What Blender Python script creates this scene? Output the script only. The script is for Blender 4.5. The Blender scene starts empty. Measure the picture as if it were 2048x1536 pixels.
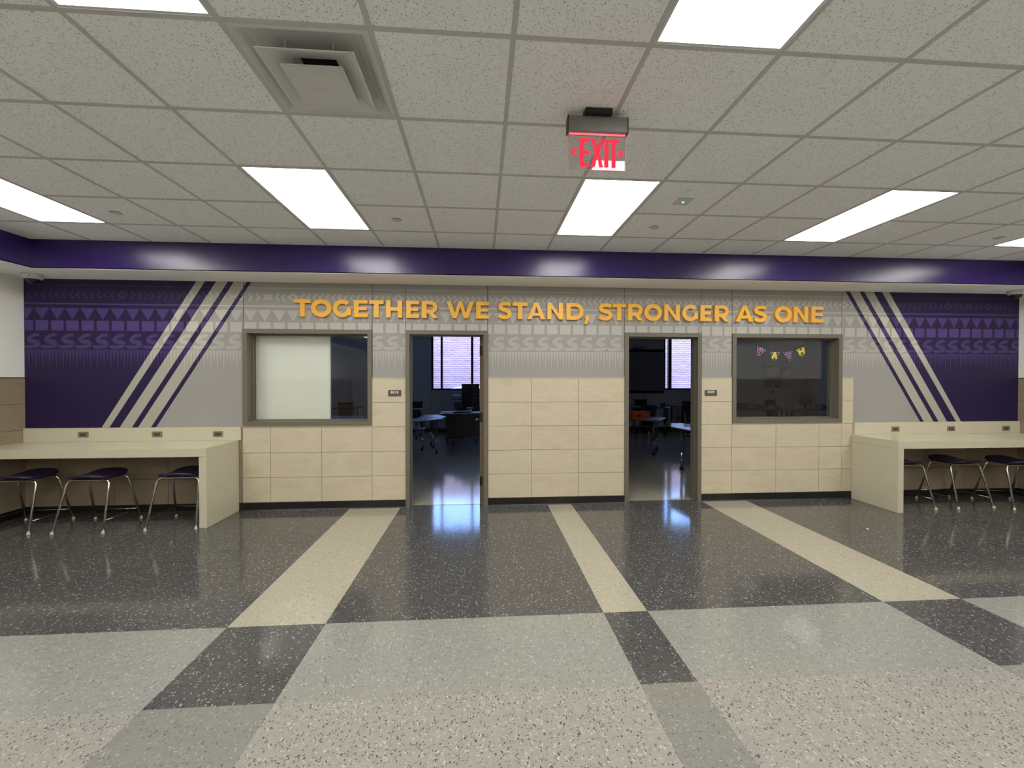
import bpy, bmesh, math, random
from mathutils import Vector, Matrix
random.seed(7)
SC = bpy.context.scene
COL = SC.collection

# ------------------------------------------------------------------ camera
FPX, YAW, PITCH, ROLL = 836.87, 0.0699, -0.0092, 0.0002
CAM = Vector((1.684, -1.817, 1.574))
_f = Vector((math.sin(YAW)*math.cos(PITCH), math.cos(YAW)*math.cos(PITCH), math.sin(PITCH)))
_r0 = Vector((math.cos(YAW), -math.sin(YAW), 0)); _u0 = _r0.cross(_f)
_r = _r0*math.cos(ROLL)+_u0*math.sin(ROLL); _u = -_r0*math.sin(ROLL)+_u0*math.cos(ROLL)
cd = bpy.data.cameras.new('camera'); cam = bpy.data.objects.new('camera', cd); COL.objects.link(cam)
cd.sensor_width = 36.0; cd.lens = FPX/2048*36.0; cd.clip_start = .05; cd.clip_end = 200
M = Matrix.Identity(4)
for i in range(3):
    M[i][0], M[i][1], M[i][2], M[i][3] = _r[i], _u[i], -_f[i], CAM[i]
cam.matrix_world = M
SC.camera = cam
def _ray(u, v): return _r*((u-1024)/FPX)+_u*((768-v)/FPX)+_f
def onY(u, v, Y):
    d = _ray(u, v); return CAM+d*((Y-CAM.y)/d.y)
def onZ(u, v, Z):
    d = _ray(u, v); return CAM+d*((Z-CAM.z)/d.z)

# ------------------------------------------------------------------ world, sun, exposure
SC.view_settings.view_transform = 'Standard'; SC.view_settings.look = 'None'
SC.view_settings.gamma = 1.0; SC.view_settings.use_curve_mapping = False
SC.view_settings.exposure = 0.0
LAMP_STRENGTH = 15.0
LAMP_COLOR = (1.0, .985, .955)
wd = bpy.data.worlds.new('sky'); SC.world = wd; wd.use_nodes = True
_n = wd.node_tree.nodes; _l = wd.node_tree.links; _n.clear()
_sky = _n.new('ShaderNodeTexSky'); _sky.sky_type = 'NISHITA'; _sky.sun_disc = False
_sky.sun_elevation = math.radians(48); _sky.sun_rotation = math.radians(160); _sky.altitude = 200
_bg = _n.new('ShaderNodeBackground'); _bg.inputs[1].default_value = 2.2
_out = _n.new('ShaderNodeOutputWorld'); _tint = _n.new('ShaderNodeMix'); _tint.data_type = 'RGBA'; _tint.blend_type = 'MULTIPLY'; _tint.inputs[0].default_value = 1.0; _tint.inputs[7].default_value = (.70, .82, 1.12, 1)
_l.new(_sky.outputs[0], _tint.inputs[6]); _l.new(_tint.outputs[2], _bg.inputs[0]); _l.new(_bg.outputs[0], _out.inputs[0])
sd = bpy.data.lights.new('sun', 'SUN'); sd.energy = .9; sd.angle = math.radians(.6); sd.color = (.95, .84, .90)
sun = bpy.data.objects.new('sun', sd); COL.objects.link(sun)
sun.rotation_euler = (math.radians(42), 0, math.radians(-18)); sun.location = (4, 8, 12)

# ------------------------------------------------------------------ materials
def lin(c):
    o = []
    for v in c:
        v = v/255.0; o.append(v/12.92 if v <= .04045 else ((v+.055)/1.055)**2.4)
    return (*o, 1.0)
MATS = {}
class NT:
    def __init__(s, name):
        s.m = bpy.data.materials.new(name); s.m.use_nodes = True
        s.n = s.m.node_tree.nodes; s.l = s.m.node_tree.links
        s.n.clear(); s.out = s.n.new('ShaderNodeOutputMaterial')
    def new(s, t, **k):
        x = s.n.new(t)
        for a, b in k.items(): setattr(x, a, b)
        return x
    def link(s, a, b): s.l.new(a, b)
    def math(s, op, a, b=None, c=None, clamp=False):
        x = s.new('ShaderNodeMath', operation=op); x.use_clamp = clamp
        for i, v in enumerate((a, b, c)):
            if v is None: continue
            if isinstance(v, (int, float)): x.inputs[i].default_value = v
            else: s.link(v, x.inputs[i])
        return x.outputs[0]
    def mix(s, f, a, b):
        x = s.new('ShaderNodeMix', data_type='RGBA')
        for sock, v in ((x.inputs[0], f), (x.inputs[6], a), (x.inputs[7], b)):
            if isinstance(v, (int, float)): sock.default_value = v
            elif isinstance(v, tuple): sock.default_value = v
            else: s.link(v, sock)
        return x.outputs[2]
    def pos(s, scale=(1, 1, 1), rot=(0, 0, 0)):
        g = s.new('ShaderNodeNewGeometry'); mp = s.new('ShaderNodeMapping')
        mp.inputs['Scale'].default_value = scale; mp.inputs['Rotation'].default_value = rot
        s.link(g.outputs['Position'], mp.inputs['Vector']); return mp.outputs[0]
    def noise(s, vec, scale, detail=2, rough=.5):
        x = s.new('ShaderNodeTexNoise'); x.inputs['Scale'].default_value = scale
        x.inputs['Detail'].default_value = detail; x.inputs['Roughness'].default_value = rough
        s.link(vec, x.inputs['Vector']); return x
    def voro(s, vec, scale):
        x = s.new('ShaderNodeTexVoronoi'); x.inputs['Scale'].default_value = scale
        s.link(vec, x.inputs['Vector']); return x
    def bsdf(s, col, rough=.5, metal=0, spec=.5, bump=None, bstr=.1, bdist=.002, coat=0, emit=None, estr=0):
        b = s.new('ShaderNodeBsdfPrincipled')
        if isinstance(col, tuple): b.inputs['Base Color'].default_value = col
        else: s.link(col, b.inputs['Base Color'])
        if isinstance(rough, (int, float)): b.inputs['Roughness'].default_value = rough
        else: s.link(rough, b.inputs['Roughness'])
        b.inputs['Metallic'].default_value = metal; b.inputs['Specular IOR Level'].default_value = spec
        b.inputs['Coat Weight'].default_value = coat; b.inputs['Coat Roughness'].default_value = .05
        if emit: b.inputs['Emission Color'].default_value = emit; b.inputs['Emission Strength'].default_value = estr
        if bump is not None:
            bp = s.new('ShaderNodeBump'); bp.inputs['Strength'].default_value = bstr; bp.inputs['Distance'].default_value = bdist
            s.link(bump, bp.inputs['Height']); s.link(bp.outputs[0], b.inputs['Normal'])
        s.link(b.outputs[0], s.out.inputs[0]); return b
def plain(name, rgb, rough=.5, metal=0, var=.06, scale=14, spec=.5, bstr=.05, bscale=90, coat=0):
    t = NT(name); p = t.pos(); n = t.noise(p, scale, 3)
    c = lin(rgb); d = tuple(v*(1-var*2) for v in c[:3])+(1,); e = tuple(min(1, v*(1+var)) for v in c[:3])+(1,)
    col = t.mix(n.outputs[0], d, e); n2 = t.noise(p, bscale, 2)
    t.bsdf(col, rough, metal, spec, n2.outputs[0], bstr, .001, coat); MATS[name] = t.m; return t.m
def emis(name, rgb, s):
    t = NT(name); e = t.new('ShaderNodeEmission'); e.inputs[0].default_value = (*rgb, 1); e.inputs[1].default_value = s
    t.link(e.outputs[0], t.out.inputs[0]); MATS[name] = t.m; return t.m
def vct(name, base, light, dark, al, ad, rough=.10, cscale=105):
    t = NT(name); p = t.pos(); wob = t.noise(p, 55, 2)
    add = t.new('ShaderNodeVectorMath', operation='MULTIPLY_ADD'); t.link(wob.outputs['Color'], add.inputs[0])
    add.inputs[1].default_value = (.016, .016, 0); t.link(p, add.inputs[2])
    mott = t.noise(p, 26, 4, .65)
    b = lin(base); c = t.mix(mott.outputs[0], tuple(v*.82 for v in b[:3])+(1,), tuple(min(1, v*1.16) for v in b[:3])+(1,))
    for (sc, rt, amt, colr, k) in (((1, .42, 0), .5, al, light, 1.0), ((.42, 1, 0), -.4, al, light, 1.35), ((1, .45, 0), 1.2, ad, dark, 1.1), ((.5, 1, 0), .2, ad, dark, 1.5)):
        mp = t.new('ShaderNodeMapping'); mp.inputs['Scale'].default_value = sc; mp.inputs['Rotation'].default_value = (0, 0, rt)
        t.link(add.outputs[0], mp.inputs[0]); v = t.voro(mp.outputs[0], cscale*k); v.voronoi_dimensions = '2D'
        sp = t.new('ShaderNodeSeparateColor'); t.link(v.outputs['Color'], sp.inputs[0])
        pick = t.math('LESS_THAN', sp.outputs[0], amt)
        size = t.math('MULTIPLY_ADD', sp.outputs[1], .3, .12)
        near = t.math('LESS_THAN', v.outputs['Distance'], size)
        c = t.mix(t.math('MULTIPLY', t.math('MULTIPLY', pick, near), .85), c, lin(colr))
    wv = t.noise(p, 7, 2)
    t.bsdf(c, rough, 0, .5, wv.outputs[0], .06, .004); MATS[name] = t.m; return t.m
def stone(name, rgb, vein, rough=.45, amt=.38):
    t = NT(name); p = t.pos(); oi = t.new('ShaderNodeObjectInfo')
    off = t.new('ShaderNodeVectorMath', operation='MULTIPLY_ADD')
    cmb = t.new('ShaderNodeCombineXYZ'); t.link(oi.outputs['Random'], cmb.inputs[0]); t.link(oi.outputs['Random'], cmb.inputs[2])
    t.link(cmb.outputs[0], off.inputs[0]); off.inputs[1].default_value = (37, 0, 23); t.link(p, off.inputs[2])
    mp = t.new('ShaderNodeMapping'); mp.inputs['Rotation'].default_value = (0, .75, 0); mp.inputs['Scale'].default_value = (1.0, 1.0, 2.6)
    t.link(off.outputs[0], mp.inputs[0])
    n = t.noise(mp.outputs[0], 2.4, 6, .62); n2 = t.noise(off.outputs[0], 60, 3)
    f = t.math('MULTIPLY', t.math('ABSOLUTE', t.math('SUBTRACT', n.outputs[0], .5)), 7, clamp=True)
    f = t.math('SUBTRACT', 1, f, clamp=True)
    c = t.mix(t.math('MULTIPLY', f, amt), lin(rgb), lin(vein))
    c = t.mix(t.math('MULTIPLY', n2.outputs[0], .12), c, lin(tuple(v*.6 for v in rgb)))
    t.bsdf(c, rough, 0, .4, n2.outputs[0], .05, .001); MATS[name] = t.m; return t.m
def speckle(name, rgb, dark, rough=.25, scale=420, amt=.25, mixv=.5, spec=.5):
    t = NT(name); p = t.pos(); v = t.voro(p, scale); sp = t.new('ShaderNodeSeparateColor'); t.link(v.outputs['Color'], sp.inputs[0])
    m = t.math('MULTIPLY', t.math('LESS_THAN', sp.outputs[0], amt), mixv)
    n = t.noise(p, 5, 3)
    c = t.mix(n.outputs[0], lin(tuple(x*.97 for x in rgb)), lin(rgb)); c = t.mix(m, c, lin(dark))
    t.bsdf(c, rough, 0, spec, n.outputs[0], .02, .001); MATS[name] = t.m; return t.m
def ceiltile(name):
    t = NT(name); p = t.pos(); wob = t.noise(p, 120, 2)
    add = t.new('ShaderNodeVectorMath', operation='MULTIPLY_ADD'); t.link(wob.outputs['Color'], add.inputs[0])
    add.inputs[1].default_value = (.012, .012, 0); t.link(p, add.inputs[2])
    c = lin((245, 247, 249)); hgt = None
    for (sc, rt, k, amt) in (((1, .4, 0), .6, 130, .26), ((.4, 1, 0), .2, 150, .26), ((1, 1, 0), 0, 300, .2)):
        mp = t.new('ShaderNodeMapping'); mp.inputs['Scale'].default_value = sc; mp.inputs['Rotation'].default_value = (0, 0, rt)
        t.link(add.outputs[0], mp.inputs[0]); v = t.voro(mp.outputs[0], k); v.voronoi_dimensions = '2D'
        sp = t.new('ShaderNodeSeparateColor'); t.link(v.outputs['Color'], sp.inputs[0])
        m = t.math('MULTIPLY', t.math('LESS_THAN', sp.outputs[0], amt), t.math('LESS_THAN', v.outputs['Distance'], t.math('MULTIPLY_ADD', sp.outputs[1], .2, .1)))
        c = t.mix(t.math('MULTIPLY', m, .55), c, lin((120, 117, 110)))
        hgt = m if hgt is None else t.math('MAXIMUM', hgt, m)
    n = t.noise(p, 300, 2)
    t.bsdf(c, .9, 0, .2, t.math('SUBTRACT', n.outputs[0], hgt), .25, .002); MATS[name] = t.m; return t.m
def glass(name, tint=(1, 1, 1), f0=.045):
    t = NT(name); lw = t.new('ShaderNodeLayerWeight'); lw.inputs[0].default_value = .5
    f = t.math('MULTIPLY_ADD', t.math('POWER', lw.outputs['Facing'], 5), 1-f0, f0)
    a = t.new('ShaderNodeBsdfTransparent'); a.inputs[0].default_value = (*tint, 1)
    g = t.new('ShaderNodeBsdfGlossy'); g.inputs['Roughness'].default_value = 0.0
    mx = t.new('ShaderNodeMixShader'); t.link(f, mx.inputs[0]); t.link(a.outputs[0], mx.inputs[1]); t.link(g.outputs[0], mx.inputs[2])
    t.link(mx.outputs[0], t.out.inputs[0]); MATS[name] = t.m; return t.m
def mural_mat():
    t = NT('mural_print'); a = t.new('ShaderNodeVertexColor'); a.layer_name = 'Col'
    p = t.pos(); n = t.noise(p, 220, 2)
    c = t.mix(t.math('MULTIPLY', n.outputs[0], .10), a.outputs[0], (0, 0, 0, 1))
    t.bsdf(c, .55, 0, .35, n.outputs[0], .08, .001); MATS['mural_print'] = t.m
def brick_mat():
    t = NT('brick_far'); p = t.pos(); mp = t.new('ShaderNodeMapping'); mp.inputs['Rotation'].default_value = (math.pi/2, 0, 0); t.link(p, mp.inputs[0])
    b = t.new('ShaderNodeTexBrick'); b.inputs['Scale'].default_value = 1.0; b.inputs['Brick Width'].default_value = .30; b.inputs['Row Height'].default_value = .1; b.inputs['Mortar Size'].default_value = .012
    b.inputs['Color1'].default_value = lin((150, 106, 98)); b.inputs['Color2'].default_value = lin((126, 84, 78)); b.inputs['Mortar'].default_value = lin((176, 164, 156))
    t.link(mp.outputs[0], b.inputs[0]); n = t.noise(p, 3, 3)
    c = t.mix(t.math('MULTIPLY', n.outputs[0], .3), b.outputs[0], lin((104, 68, 64))); t.bsdf(c, .9); MATS['brick_far'] = t.m
def dots_mat(): pass

ceiltile('ceiling_tile')
mural_mat(); brick_mat()
vct('vct_dark', (80, 79, 77), (168, 166, 158), (34, 33, 32), .09, .09)
vct('vct_light', (140, 140, 132), (176, 175, 164), (96, 94, 87), .10, .06)
vct('vct_cream', (166, 160, 141), (190, 184, 166), (124, 117, 100), .10, .08)
vct('vct_pale', (147, 144, 136), (182, 178, 166), (66, 63, 58), .11, .13)
vct('vct_mid', (128, 127, 120), (160, 158, 149), (88, 87, 82), .09, .07)
vct('vct_room', (170, 165, 150), (190, 185, 170), (120, 115, 105), .12, .10, .10)
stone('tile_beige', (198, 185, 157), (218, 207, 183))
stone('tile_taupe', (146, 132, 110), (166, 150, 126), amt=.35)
plain('grout', (104, 94, 76), .9)
plain('metal_trim', (206, 202, 188), .35, .6)
plain('base_black', (26, 24, 23), .35)
plain('wall_white', (244, 242, 234), .75, scale=3, var=.02, bstr=.12, bscale=260)
plain('plaster_white', (246, 246, 244), .8, scale=3, var=.02, bstr=.15, bscale=260)
plain('panel_grey', (150, 146, 140), .6, var=.02, scale=4)
plain('joint_dark', (22, 21, 20), .9)
plain('soffit_purple', (46, 27, 88), .27, var=.03, scale=4, bstr=.22, bscale=320, spec=.55)
plain('frame_grey', (108, 103, 88), .42, var=.03)
plain('grid_white', (194, 194, 192), .5, var=.02)
plain('metal_white', (208, 208, 206), .45, var=.02)
plain('duct_black', (8, 8, 8), .9)
emis('lamp', LAMP_COLOR, LAMP_STRENGTH)
speckle('quartz', (205, 199, 174), (170, 163, 140), .22)
plain('seat_purple', (37, 26, 61), .38, var=.03)
plain('seat_mount', (22, 20, 24), .5)
plain('chrome', (205, 203, 196), .16, 1.0, var=.02, bstr=.0)
plain('glide', (196, 190, 162), .4)
plain('outlet_grey', (128, 121, 102), .4)
plain('outlet_dark', (74, 70, 60), .4)
plain('letter_gold', (244, 184, 62), .40, var=.02, scale=5)
plain('letter_side', (156, 112, 36), .5)
plain('sign_dark', (84, 80, 66), .45)
plain('sign_white', (226, 222, 208), .5)
plain('aluminium', (128, 126, 122), .35, .8, var=.05)
plain('black_plastic', (18, 17, 18), .4)
glass('pane_glass'); glass('exit_pane', (.93, .92, .92), .05); glass('dome_glass', (.05, .05, .06), .06)
emis('exit_red', (1.0, .035, .075), 1.15); emis('exit_glow', (1.0, .10, .12), 2.6); emis('led_green', (.1, 1.0, .55), 3.0)
plain('exit_edge', (232, 120, 116), .3)
plain('wood_brown', (128, 104, 78), .45, var=.12, scale=22)
plain('hinge_dark', (52, 46, 36), .4, .5)
plain('board_white', (222, 226, 212), .35, var=.02)
plain('room_wall', (222, 222, 220), .8, var=.02)
plain('room_ceiling', (196, 196, 190), .9)
plain('table_grey', (150, 150, 152), .35)
plain('table_edge', (60, 60, 64), .5)
plain('leg_grey', (96, 96, 98), .4, .5)
plain('chair_navy', (38, 36, 52), .4)
plain('desk_dark', (60, 54, 54), .5)
plain('cabinet_dark', (46, 46, 54), .45)
plain('paper', (214, 218, 224), .7)
plain('paper_blue', (70, 110, 200), .6)
plain('orange_box', (188, 82, 32), .55)
plain('slat_white', (222, 222, 226), .5)
plain('window_black', (26, 26, 34), .5)
plain('poster_brown', (92, 84, 74), .7, var=.25, scale=30)
plain('border_black', (20, 20, 26), .7)
plain('pennant_black', (16, 15, 18), .7)
plain('pennant_white', (232, 230, 230), .7)
plain('pennant_purple', (142, 88, 152), .7)
plain('pennant_yellow', (226, 208, 58), .7)
plain('asphalt', (120, 118, 112), .9)
plain('tackboard', (150, 150, 152), .8, var=.05)

# ------------------------------------------------------------------ mesh helpers
def box(bm, x0, x1, y0, y1, z0, z1):
    vs = [bm.verts.new((x, y, z)) for z in (z0, z1) for y in (y0, y1) for x in (x0, x1)]
    for q in ((0, 2, 3, 1), (4, 5, 7, 6), (0, 1, 5, 4), (2, 6, 7, 3), (0, 4, 6, 2), (1, 3, 7, 5)):
        bm.faces.new([vs[i] for i in q])
    return vs
def BOX(*a):
    bm = bmesh.new(); box(bm, *a); return bm
def bev(bm, w, seg=2):
    bmesh.ops.bevel(bm, geom=bm.edges[:], offset=w, segments=seg, affect='EDGES', clamp_overlap=True); return bm
def fillet(pts, r, n=5):
    pts = [Vector(p) for p in pts]; out = [pts[0]]
    for i in range(1, len(pts)-1):
        a, b, c = pts[i-1], pts[i], pts[i+1]; d1 = (a-b).normalized(); d2 = (c-b).normalized()
        rr = min(r, (a-b).length*.49, (c-b).length*.49); p0 = b+d1*rr; p1 = b+d2*rr
        for k in range(n+1):
            t = k/n; out.append(p0*(1-t)**2+b*2*t*(1-t)+p1*t*t)
    out.append(pts[-1]); return out
def tube(bm, pts, rad, seg=10, cap=True):
    pts = [Vector(p) for p in pts]; rings = []; up = Vector((0, 0, 1))
    for i, p in enumerate(pts):
        d = (pts[min(i+1, len(pts)-1)]-pts[max(i-1, 0)]).normalized()
        if i == 0:
            ref = up if abs(d.z) < .9 else Vector((1, 0, 0)); s = d.cross(ref).normalized()
        else:
            s = (s-d*s.dot(d)).normalized()
        t = d.cross(s); r = rad[i] if isinstance(rad, (list, tuple)) else rad
        rings.append([bm.verts.new(p+s*(math.cos(a)*r)+t*(math.sin(a)*r)) for a in [2*math.pi*k/seg for k in range(seg)]])
    for a, b in zip(rings, rings[1:]):
        for k in range(seg):
            f = bm.faces.new((a[k], a[(k+1) % seg], b[(k+1) % seg], b[k])); f.smooth = True
    if cap:
        bm.faces.new(rings[0][::-1]); bm.faces.new(rings[-1])
def TUBE(pts, rad, seg=10):
    bm = bmesh.new(); tube(bm, pts, rad, seg); return bm
def lathe(bm, prof, c=(0, 0, 0), seg=24):
    rings = []
    for r, z in prof:
        if r < 1e-6: rings.append([bm.verts.new((c[0], c[1], c[2]+z))])
        else: rings.append([bm.verts.new((c[0]+r*math.cos(2*math.pi*k/seg), c[1]+r*math.sin(2*math.pi*k/seg), c[2]+z)) for k in range(seg)])
    for a, b in zip(rings, rings[1:]):
        for k in range(seg):
            k2 = (k+1) % seg
            if len(a) == 1 and len(b) == 1: continue
            if len(a) == 1: f = bm.faces.new((a[0], b[k2], b[k]))
            elif len(b) == 1: f = bm.faces.new((a[k], a[k2], b[0]))
            else: f = bm.faces.new((a[k], a[k2], b[k2], b[k]))
            f.smooth = True
def LATHE(prof, c=(0, 0, 0), seg=24):
    bm = bmesh.new(); lathe(bm, prof, c, seg); return bm
def prism(bm, pts, axis, a0, a1):
    """polygon in a plane, extruded; axis 'y': pts are (x,z); 'z': pts are (x,y)"""
    def P(p, a): return (p[0], a, p[1]) if axis == 'y' else (p[0], p[1], a)
    A = [bm.verts.new(P(p, a0)) for p in pts]; B = [bm.verts.new(P(p, a1)) for p in pts]
    n = len(pts); bm.faces.new(A); bm.faces.new(B[::-1])
    for i in range(n): bm.faces.new((A[i], A[(i+1) % n], B[(i+1) % n], B[i]))
def PRISM(pts, axis, a0, a1):
    bm = bmesh.new(); prism(bm, pts, axis, a0, a1); return bm
def obj(name, bm, mat, parent=None, loc=None, fix=True):
    if isinstance(bm, bmesh.types.BMesh):
        if fix: bmesh.ops.recalc_face_normals(bm, faces=bm.faces)
        me = bpy.data.meshes.new(name); bm.to_mesh(me); bm.free()
    else: me = bm
    if mat and not me.materials: me.materials.append(MATS[mat])
    o = bpy.data.objects.new(name, me); COL.objects.link(o)
    if parent: o.parent = parent
    if loc: o.location = loc
    return o
def empty(name, loc=(0, 0, 0), rz=0):
    o = bpy.data.objects.new(name, None); COL.objects.link(o); o.location = loc; o.rotation_euler = (0, 0, rz); o.empty_display_size = .1
    return o
def tag(o, label=None, cat=None, group=None, kind=None):
    if label: o['label'] = label
    if cat: o['category'] = cat
    if group: o['group'] = group
    if kind: o['kind'] = kind
    return o
def struct(o, label): return tag(o, label, None, None, 'structure')
def dup(root, loc, rz=None, label=None):
    r = root.copy(); COL.objects.link(r); r.location = loc
    if rz is not None: r.rotation_euler = (0, 0, rz)
    if label: r['label'] = label
    for ch in list(root.children):
        c = ch.copy(); COL.objects.link(c); c.parent = r
        for g in list(ch.children):
            d = g.copy(); COL.objects.link(d); d.parent = c
    return r

# ------------------------------------------------------------------ key sizes (metres)
H = 3.058; XL, XR = -3.63, 9.025; YW = 3.43; YF = -8.6; SB = 2.754; YS = 2.945; XSL, XSR = -3.06, 8.49
T = .3048; G = .6096; YB = 11.05; WR = 3.60; RXL, RXR, RXM = -6.6, 12.1, 2.62
WL = (-1.19, .33, 1.02, 2.19); WRW = (4.928, 6.445, 1.015, 2.182)
DL = (.735, 1.748, 2.19); DR = (3.497, 4.512, 2.182)
OPEN = [WL, (DL[0], DL[1], 0, DL[2]), (DR[0], DR[1], 0, DR[2]), WRW]

# ================================================================== STRUCTURE
# ---- floor of the hall: slab with vinyl tiles laid on it
fl = struct(obj('floor', BOX(XL, XR, YF, 3.50, -.10, -.004), 'grout'), 'speckled grey and cream vinyl tile floor of the hall')
X0 = .061
xe = [X0]
while xe[0]-T > XL: xe.insert(0, xe[0]-T)
xe.insert(0, XL)
xe = [x for x in xe if x <= X0]
xs = [X0+T*k for k in range(1, 15)]; xe += xs
xe = [x for x in xe if x < 4.40]+[4.523, 4.821, 5.121]
while xe[-1]+T < XR: xe.append(xe[-1]+T)
xe.append(XR)
Y1, Y0 = .9515, .283
ye = [Y0, (Y0+Y1)/2, Y1]
while ye[-1]+T < 3.48: ye.append(ye[-1]+T)
ye[-1] = 3.50 if 3.50-ye[-1] < .12 else ye[-1]
if ye[-1] < 3.49: ye.append(3.50)
while ye[0]-T > YF: ye.insert(0, ye[0]-T)
ye.insert(0, YF)
def stripe(x): return (X0-.01 < x < X0+2*T) or (X0+8*T-.01 < x < X0+9*T) or (4.52 < x < 5.12)
cells = []
for j in range(len(ye)-1):
    for i in range(len(xe)-1):
        cx = (xe[i]+xe[i+1])/2; cy = (ye[j]+ye[j+1])/2; s = stripe(cx)
        m = ('vct_cream' if s else 'vct_dark') if cy > Y1 else (('vct_dark' if s else 'vct_light') if cy > Y0 else ('vct_mid' if s else 'vct_pale'))
        d = Vector((cx, cy, 0))-CAM; dep = d.dot(_f); px = d.dot(_r)/max(dep, .01)*FPX
        vis = dep > .5 and abs(px) < 1120 and (768-FPX*d.dot(_u)/dep) < 1600
        cells.append((0 if vis else 1, d.length, xe[i], xe[i+1], ye[j], ye[j+1], m))
cells.sort()
shared = {}; rest = {}
gp = .0009
for n, (nv, dist, x0, x1, y0, y1, m) in enumerate(cells):
    w, h = x1-x0-gp, y1-y0-gp
    if n < 300 and nv == 0:
        key = (round(w, 4), round(h, 4), m)
        if key not in shared:
            bm = BOX(-w/2, w/2, -h/2, h/2, -.004, 0); bmesh.ops.recalc_face_normals(bm, faces=bm.faces)
            me = bpy.data.meshes.new('floor_tile'); bm.to_mesh(me); bm.free(); me.materials.append(MATS[m]); shared[key] = me
        obj('floor_tile', shared[key], None, fl, ((x0+x1)/2, (y0+y1)/2, 0))
    else:
        box(rest.setdefault(m, bmesh.new()), x0+gp/2, x1-gp/2, y0+gp/2, y1-gp/2, -.004, 0)
for m, bm in rest.items(): tag(obj('outlying_floor_tiles', bm, m, fl), kind='stuff')
fr = struct(obj('floor', BOX(RXL, RXR, 3.50, YB+.2, -.10, -.001), 'vct_room'), 'pale polished tile floor inside the dark classrooms')

# ---- ceiling with lay-in tiles
cl = empty('ceiling', (-.0113, -.0039, 0), .0034)
struct(cl, 'white suspended ceiling of fissured square tiles in a metal grid')
lights_c = [-4, 0, 4, 8, 12]; lights_r = [2, -2, -6, -10]
occupied = {(c, r+k) for c in lights_c for r in lights_r for k in (0, 1)} | {(1, 0)}
cshared = {}; crest = bmesh.new(); NR = -14
for r in range(NR, 5):
    for c in range(-5, 14):
        if (c, r) in occupied: continue
        x0, x1, y0, y1 = c*G, min((c+1)*G, XSR+.04), max(r*G, YF), min((r+1)*G, YS+.03)
        if x1-x0 < .05 or y1-y0 < .05: continue
        w, h = x1-x0, y1-y0
        if r >= -3:
            key = (round(w, 3), round(h, 3))
            if key not in cshared:
                bm = BOX(-w/2, w/2, -h/2, h/2, 0, .015); bmesh.ops.recalc_face_normals(bm, faces=bm.faces)
                me = bpy.data.meshes.new('ceiling_tile'); bm.to_mesh(me); bm.free(); me.materials.append(MATS['ceiling_tile']); cshared[key] = me
            obj('ceiling_tile', cshared[key], None, cl, ((x0+x1)/2, (y0+y1)/2, H+.002))
        else: box(crest, x0, x1, y0, y1, H+.002, H+.017)
tag(obj('far_ceiling_tiles', crest, 'ceiling_tile', cl), kind='stuff')
for c in range(-5, 15):
    x = min(c*G, XSR+.02); obj('grid_runner', BOX(x-.012, x+.012, YF, YS+.03, H-.001, H+.03), 'grid_white', cl)
for r in range(NR, 5):
    for c in range(-5, 14):
        if (c, r) in occupied and (c, r-1) in occupied: continue
        x0, x1 = c*G+.012, min((c+1)*G, XSR+.03)-.012
        if r >= -2:
            k = ('tee', round(x1-x0, 3))
            if k not in cshared:
                w = x1-x0; bm = BOX(-w/2, w/2, -.012, .012, 0, .03); bmesh.ops.recalc_face_normals(bm, faces=bm.faces)
                me = bpy.data.meshes.new('grid_cross_tee'); bm.to_mesh(me); bm.free(); me.materials.append(MATS['grid_white']); cshared[k] = me
            obj('grid_cross_tee', cshared[k], None, cl, ((x0+x1)/2, r*G, H-.0008))
obj('slab_above', BOX(XL-.3, XR+.3, YF-.3, WR, H+.25, H+.35), 'grid_white', cl)
cr = struct(obj('ceiling', BOX(RXL, RXR, WR, YB+.2, 3.20, 3.30), 'room_ceiling'), 'plain ceiling of the dark classrooms')

# ---- long wall: core, mural panels, stone tiles
wb = bmesh.new()
xsplit = [RXL-.2, WL[0], WL[1], DL[0], DL[1], DR[0], DR[1], WRW[0], WRW[1], RXR+.2]
YC = 3.442
for i in range(len(xsplit)-1):
    a, b = xsplit[i], xsplit[i+1]
    if i == 1: box(wb, a, b, YC, WR, 0, WL[2]); box(wb, a, b, YC, WR, WL[3], H+.3)
    elif i in (3, 5): box(wb, a, b, YC, WR, OPEN[1 if i == 3 else 2][3], H+.3)
    elif i == 7: box(wb, a, b, YC, WR, 0, WRW[2]); box(wb, a, b, YC, WR, WRW[3], H+.3)
    else: box(wb, a, b, YC, WR, 0, H+.3)
wall = struct(obj('wall_back', wb, 'joint_dark'), 'long hall wall with purple and grey mural above beige stone tiles')
PX = [XL, -1.185, .332, .737, 1.746, 3.498, 4.510, 4.927, 6.443, XR]
YM = 3.432
panels = []
for i in range(9):
    a, b = PX[i], PX[i+1]
    z0 = {0: 1.0, 8: 1.0, 1: 2.18, 3: 2.18, 5: 2.172, 7: 2.172}.get(i, 1.59)
    panels.append((a+(.003 if i else 0), b-(.003 if i < 8 else 0), z0, SB+.02))
    obj('wall_panel', BOX(panels[-1][0], panels[-1][1], YM, YC, z0, SB+.02), 'panel_grey', wall)

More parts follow.
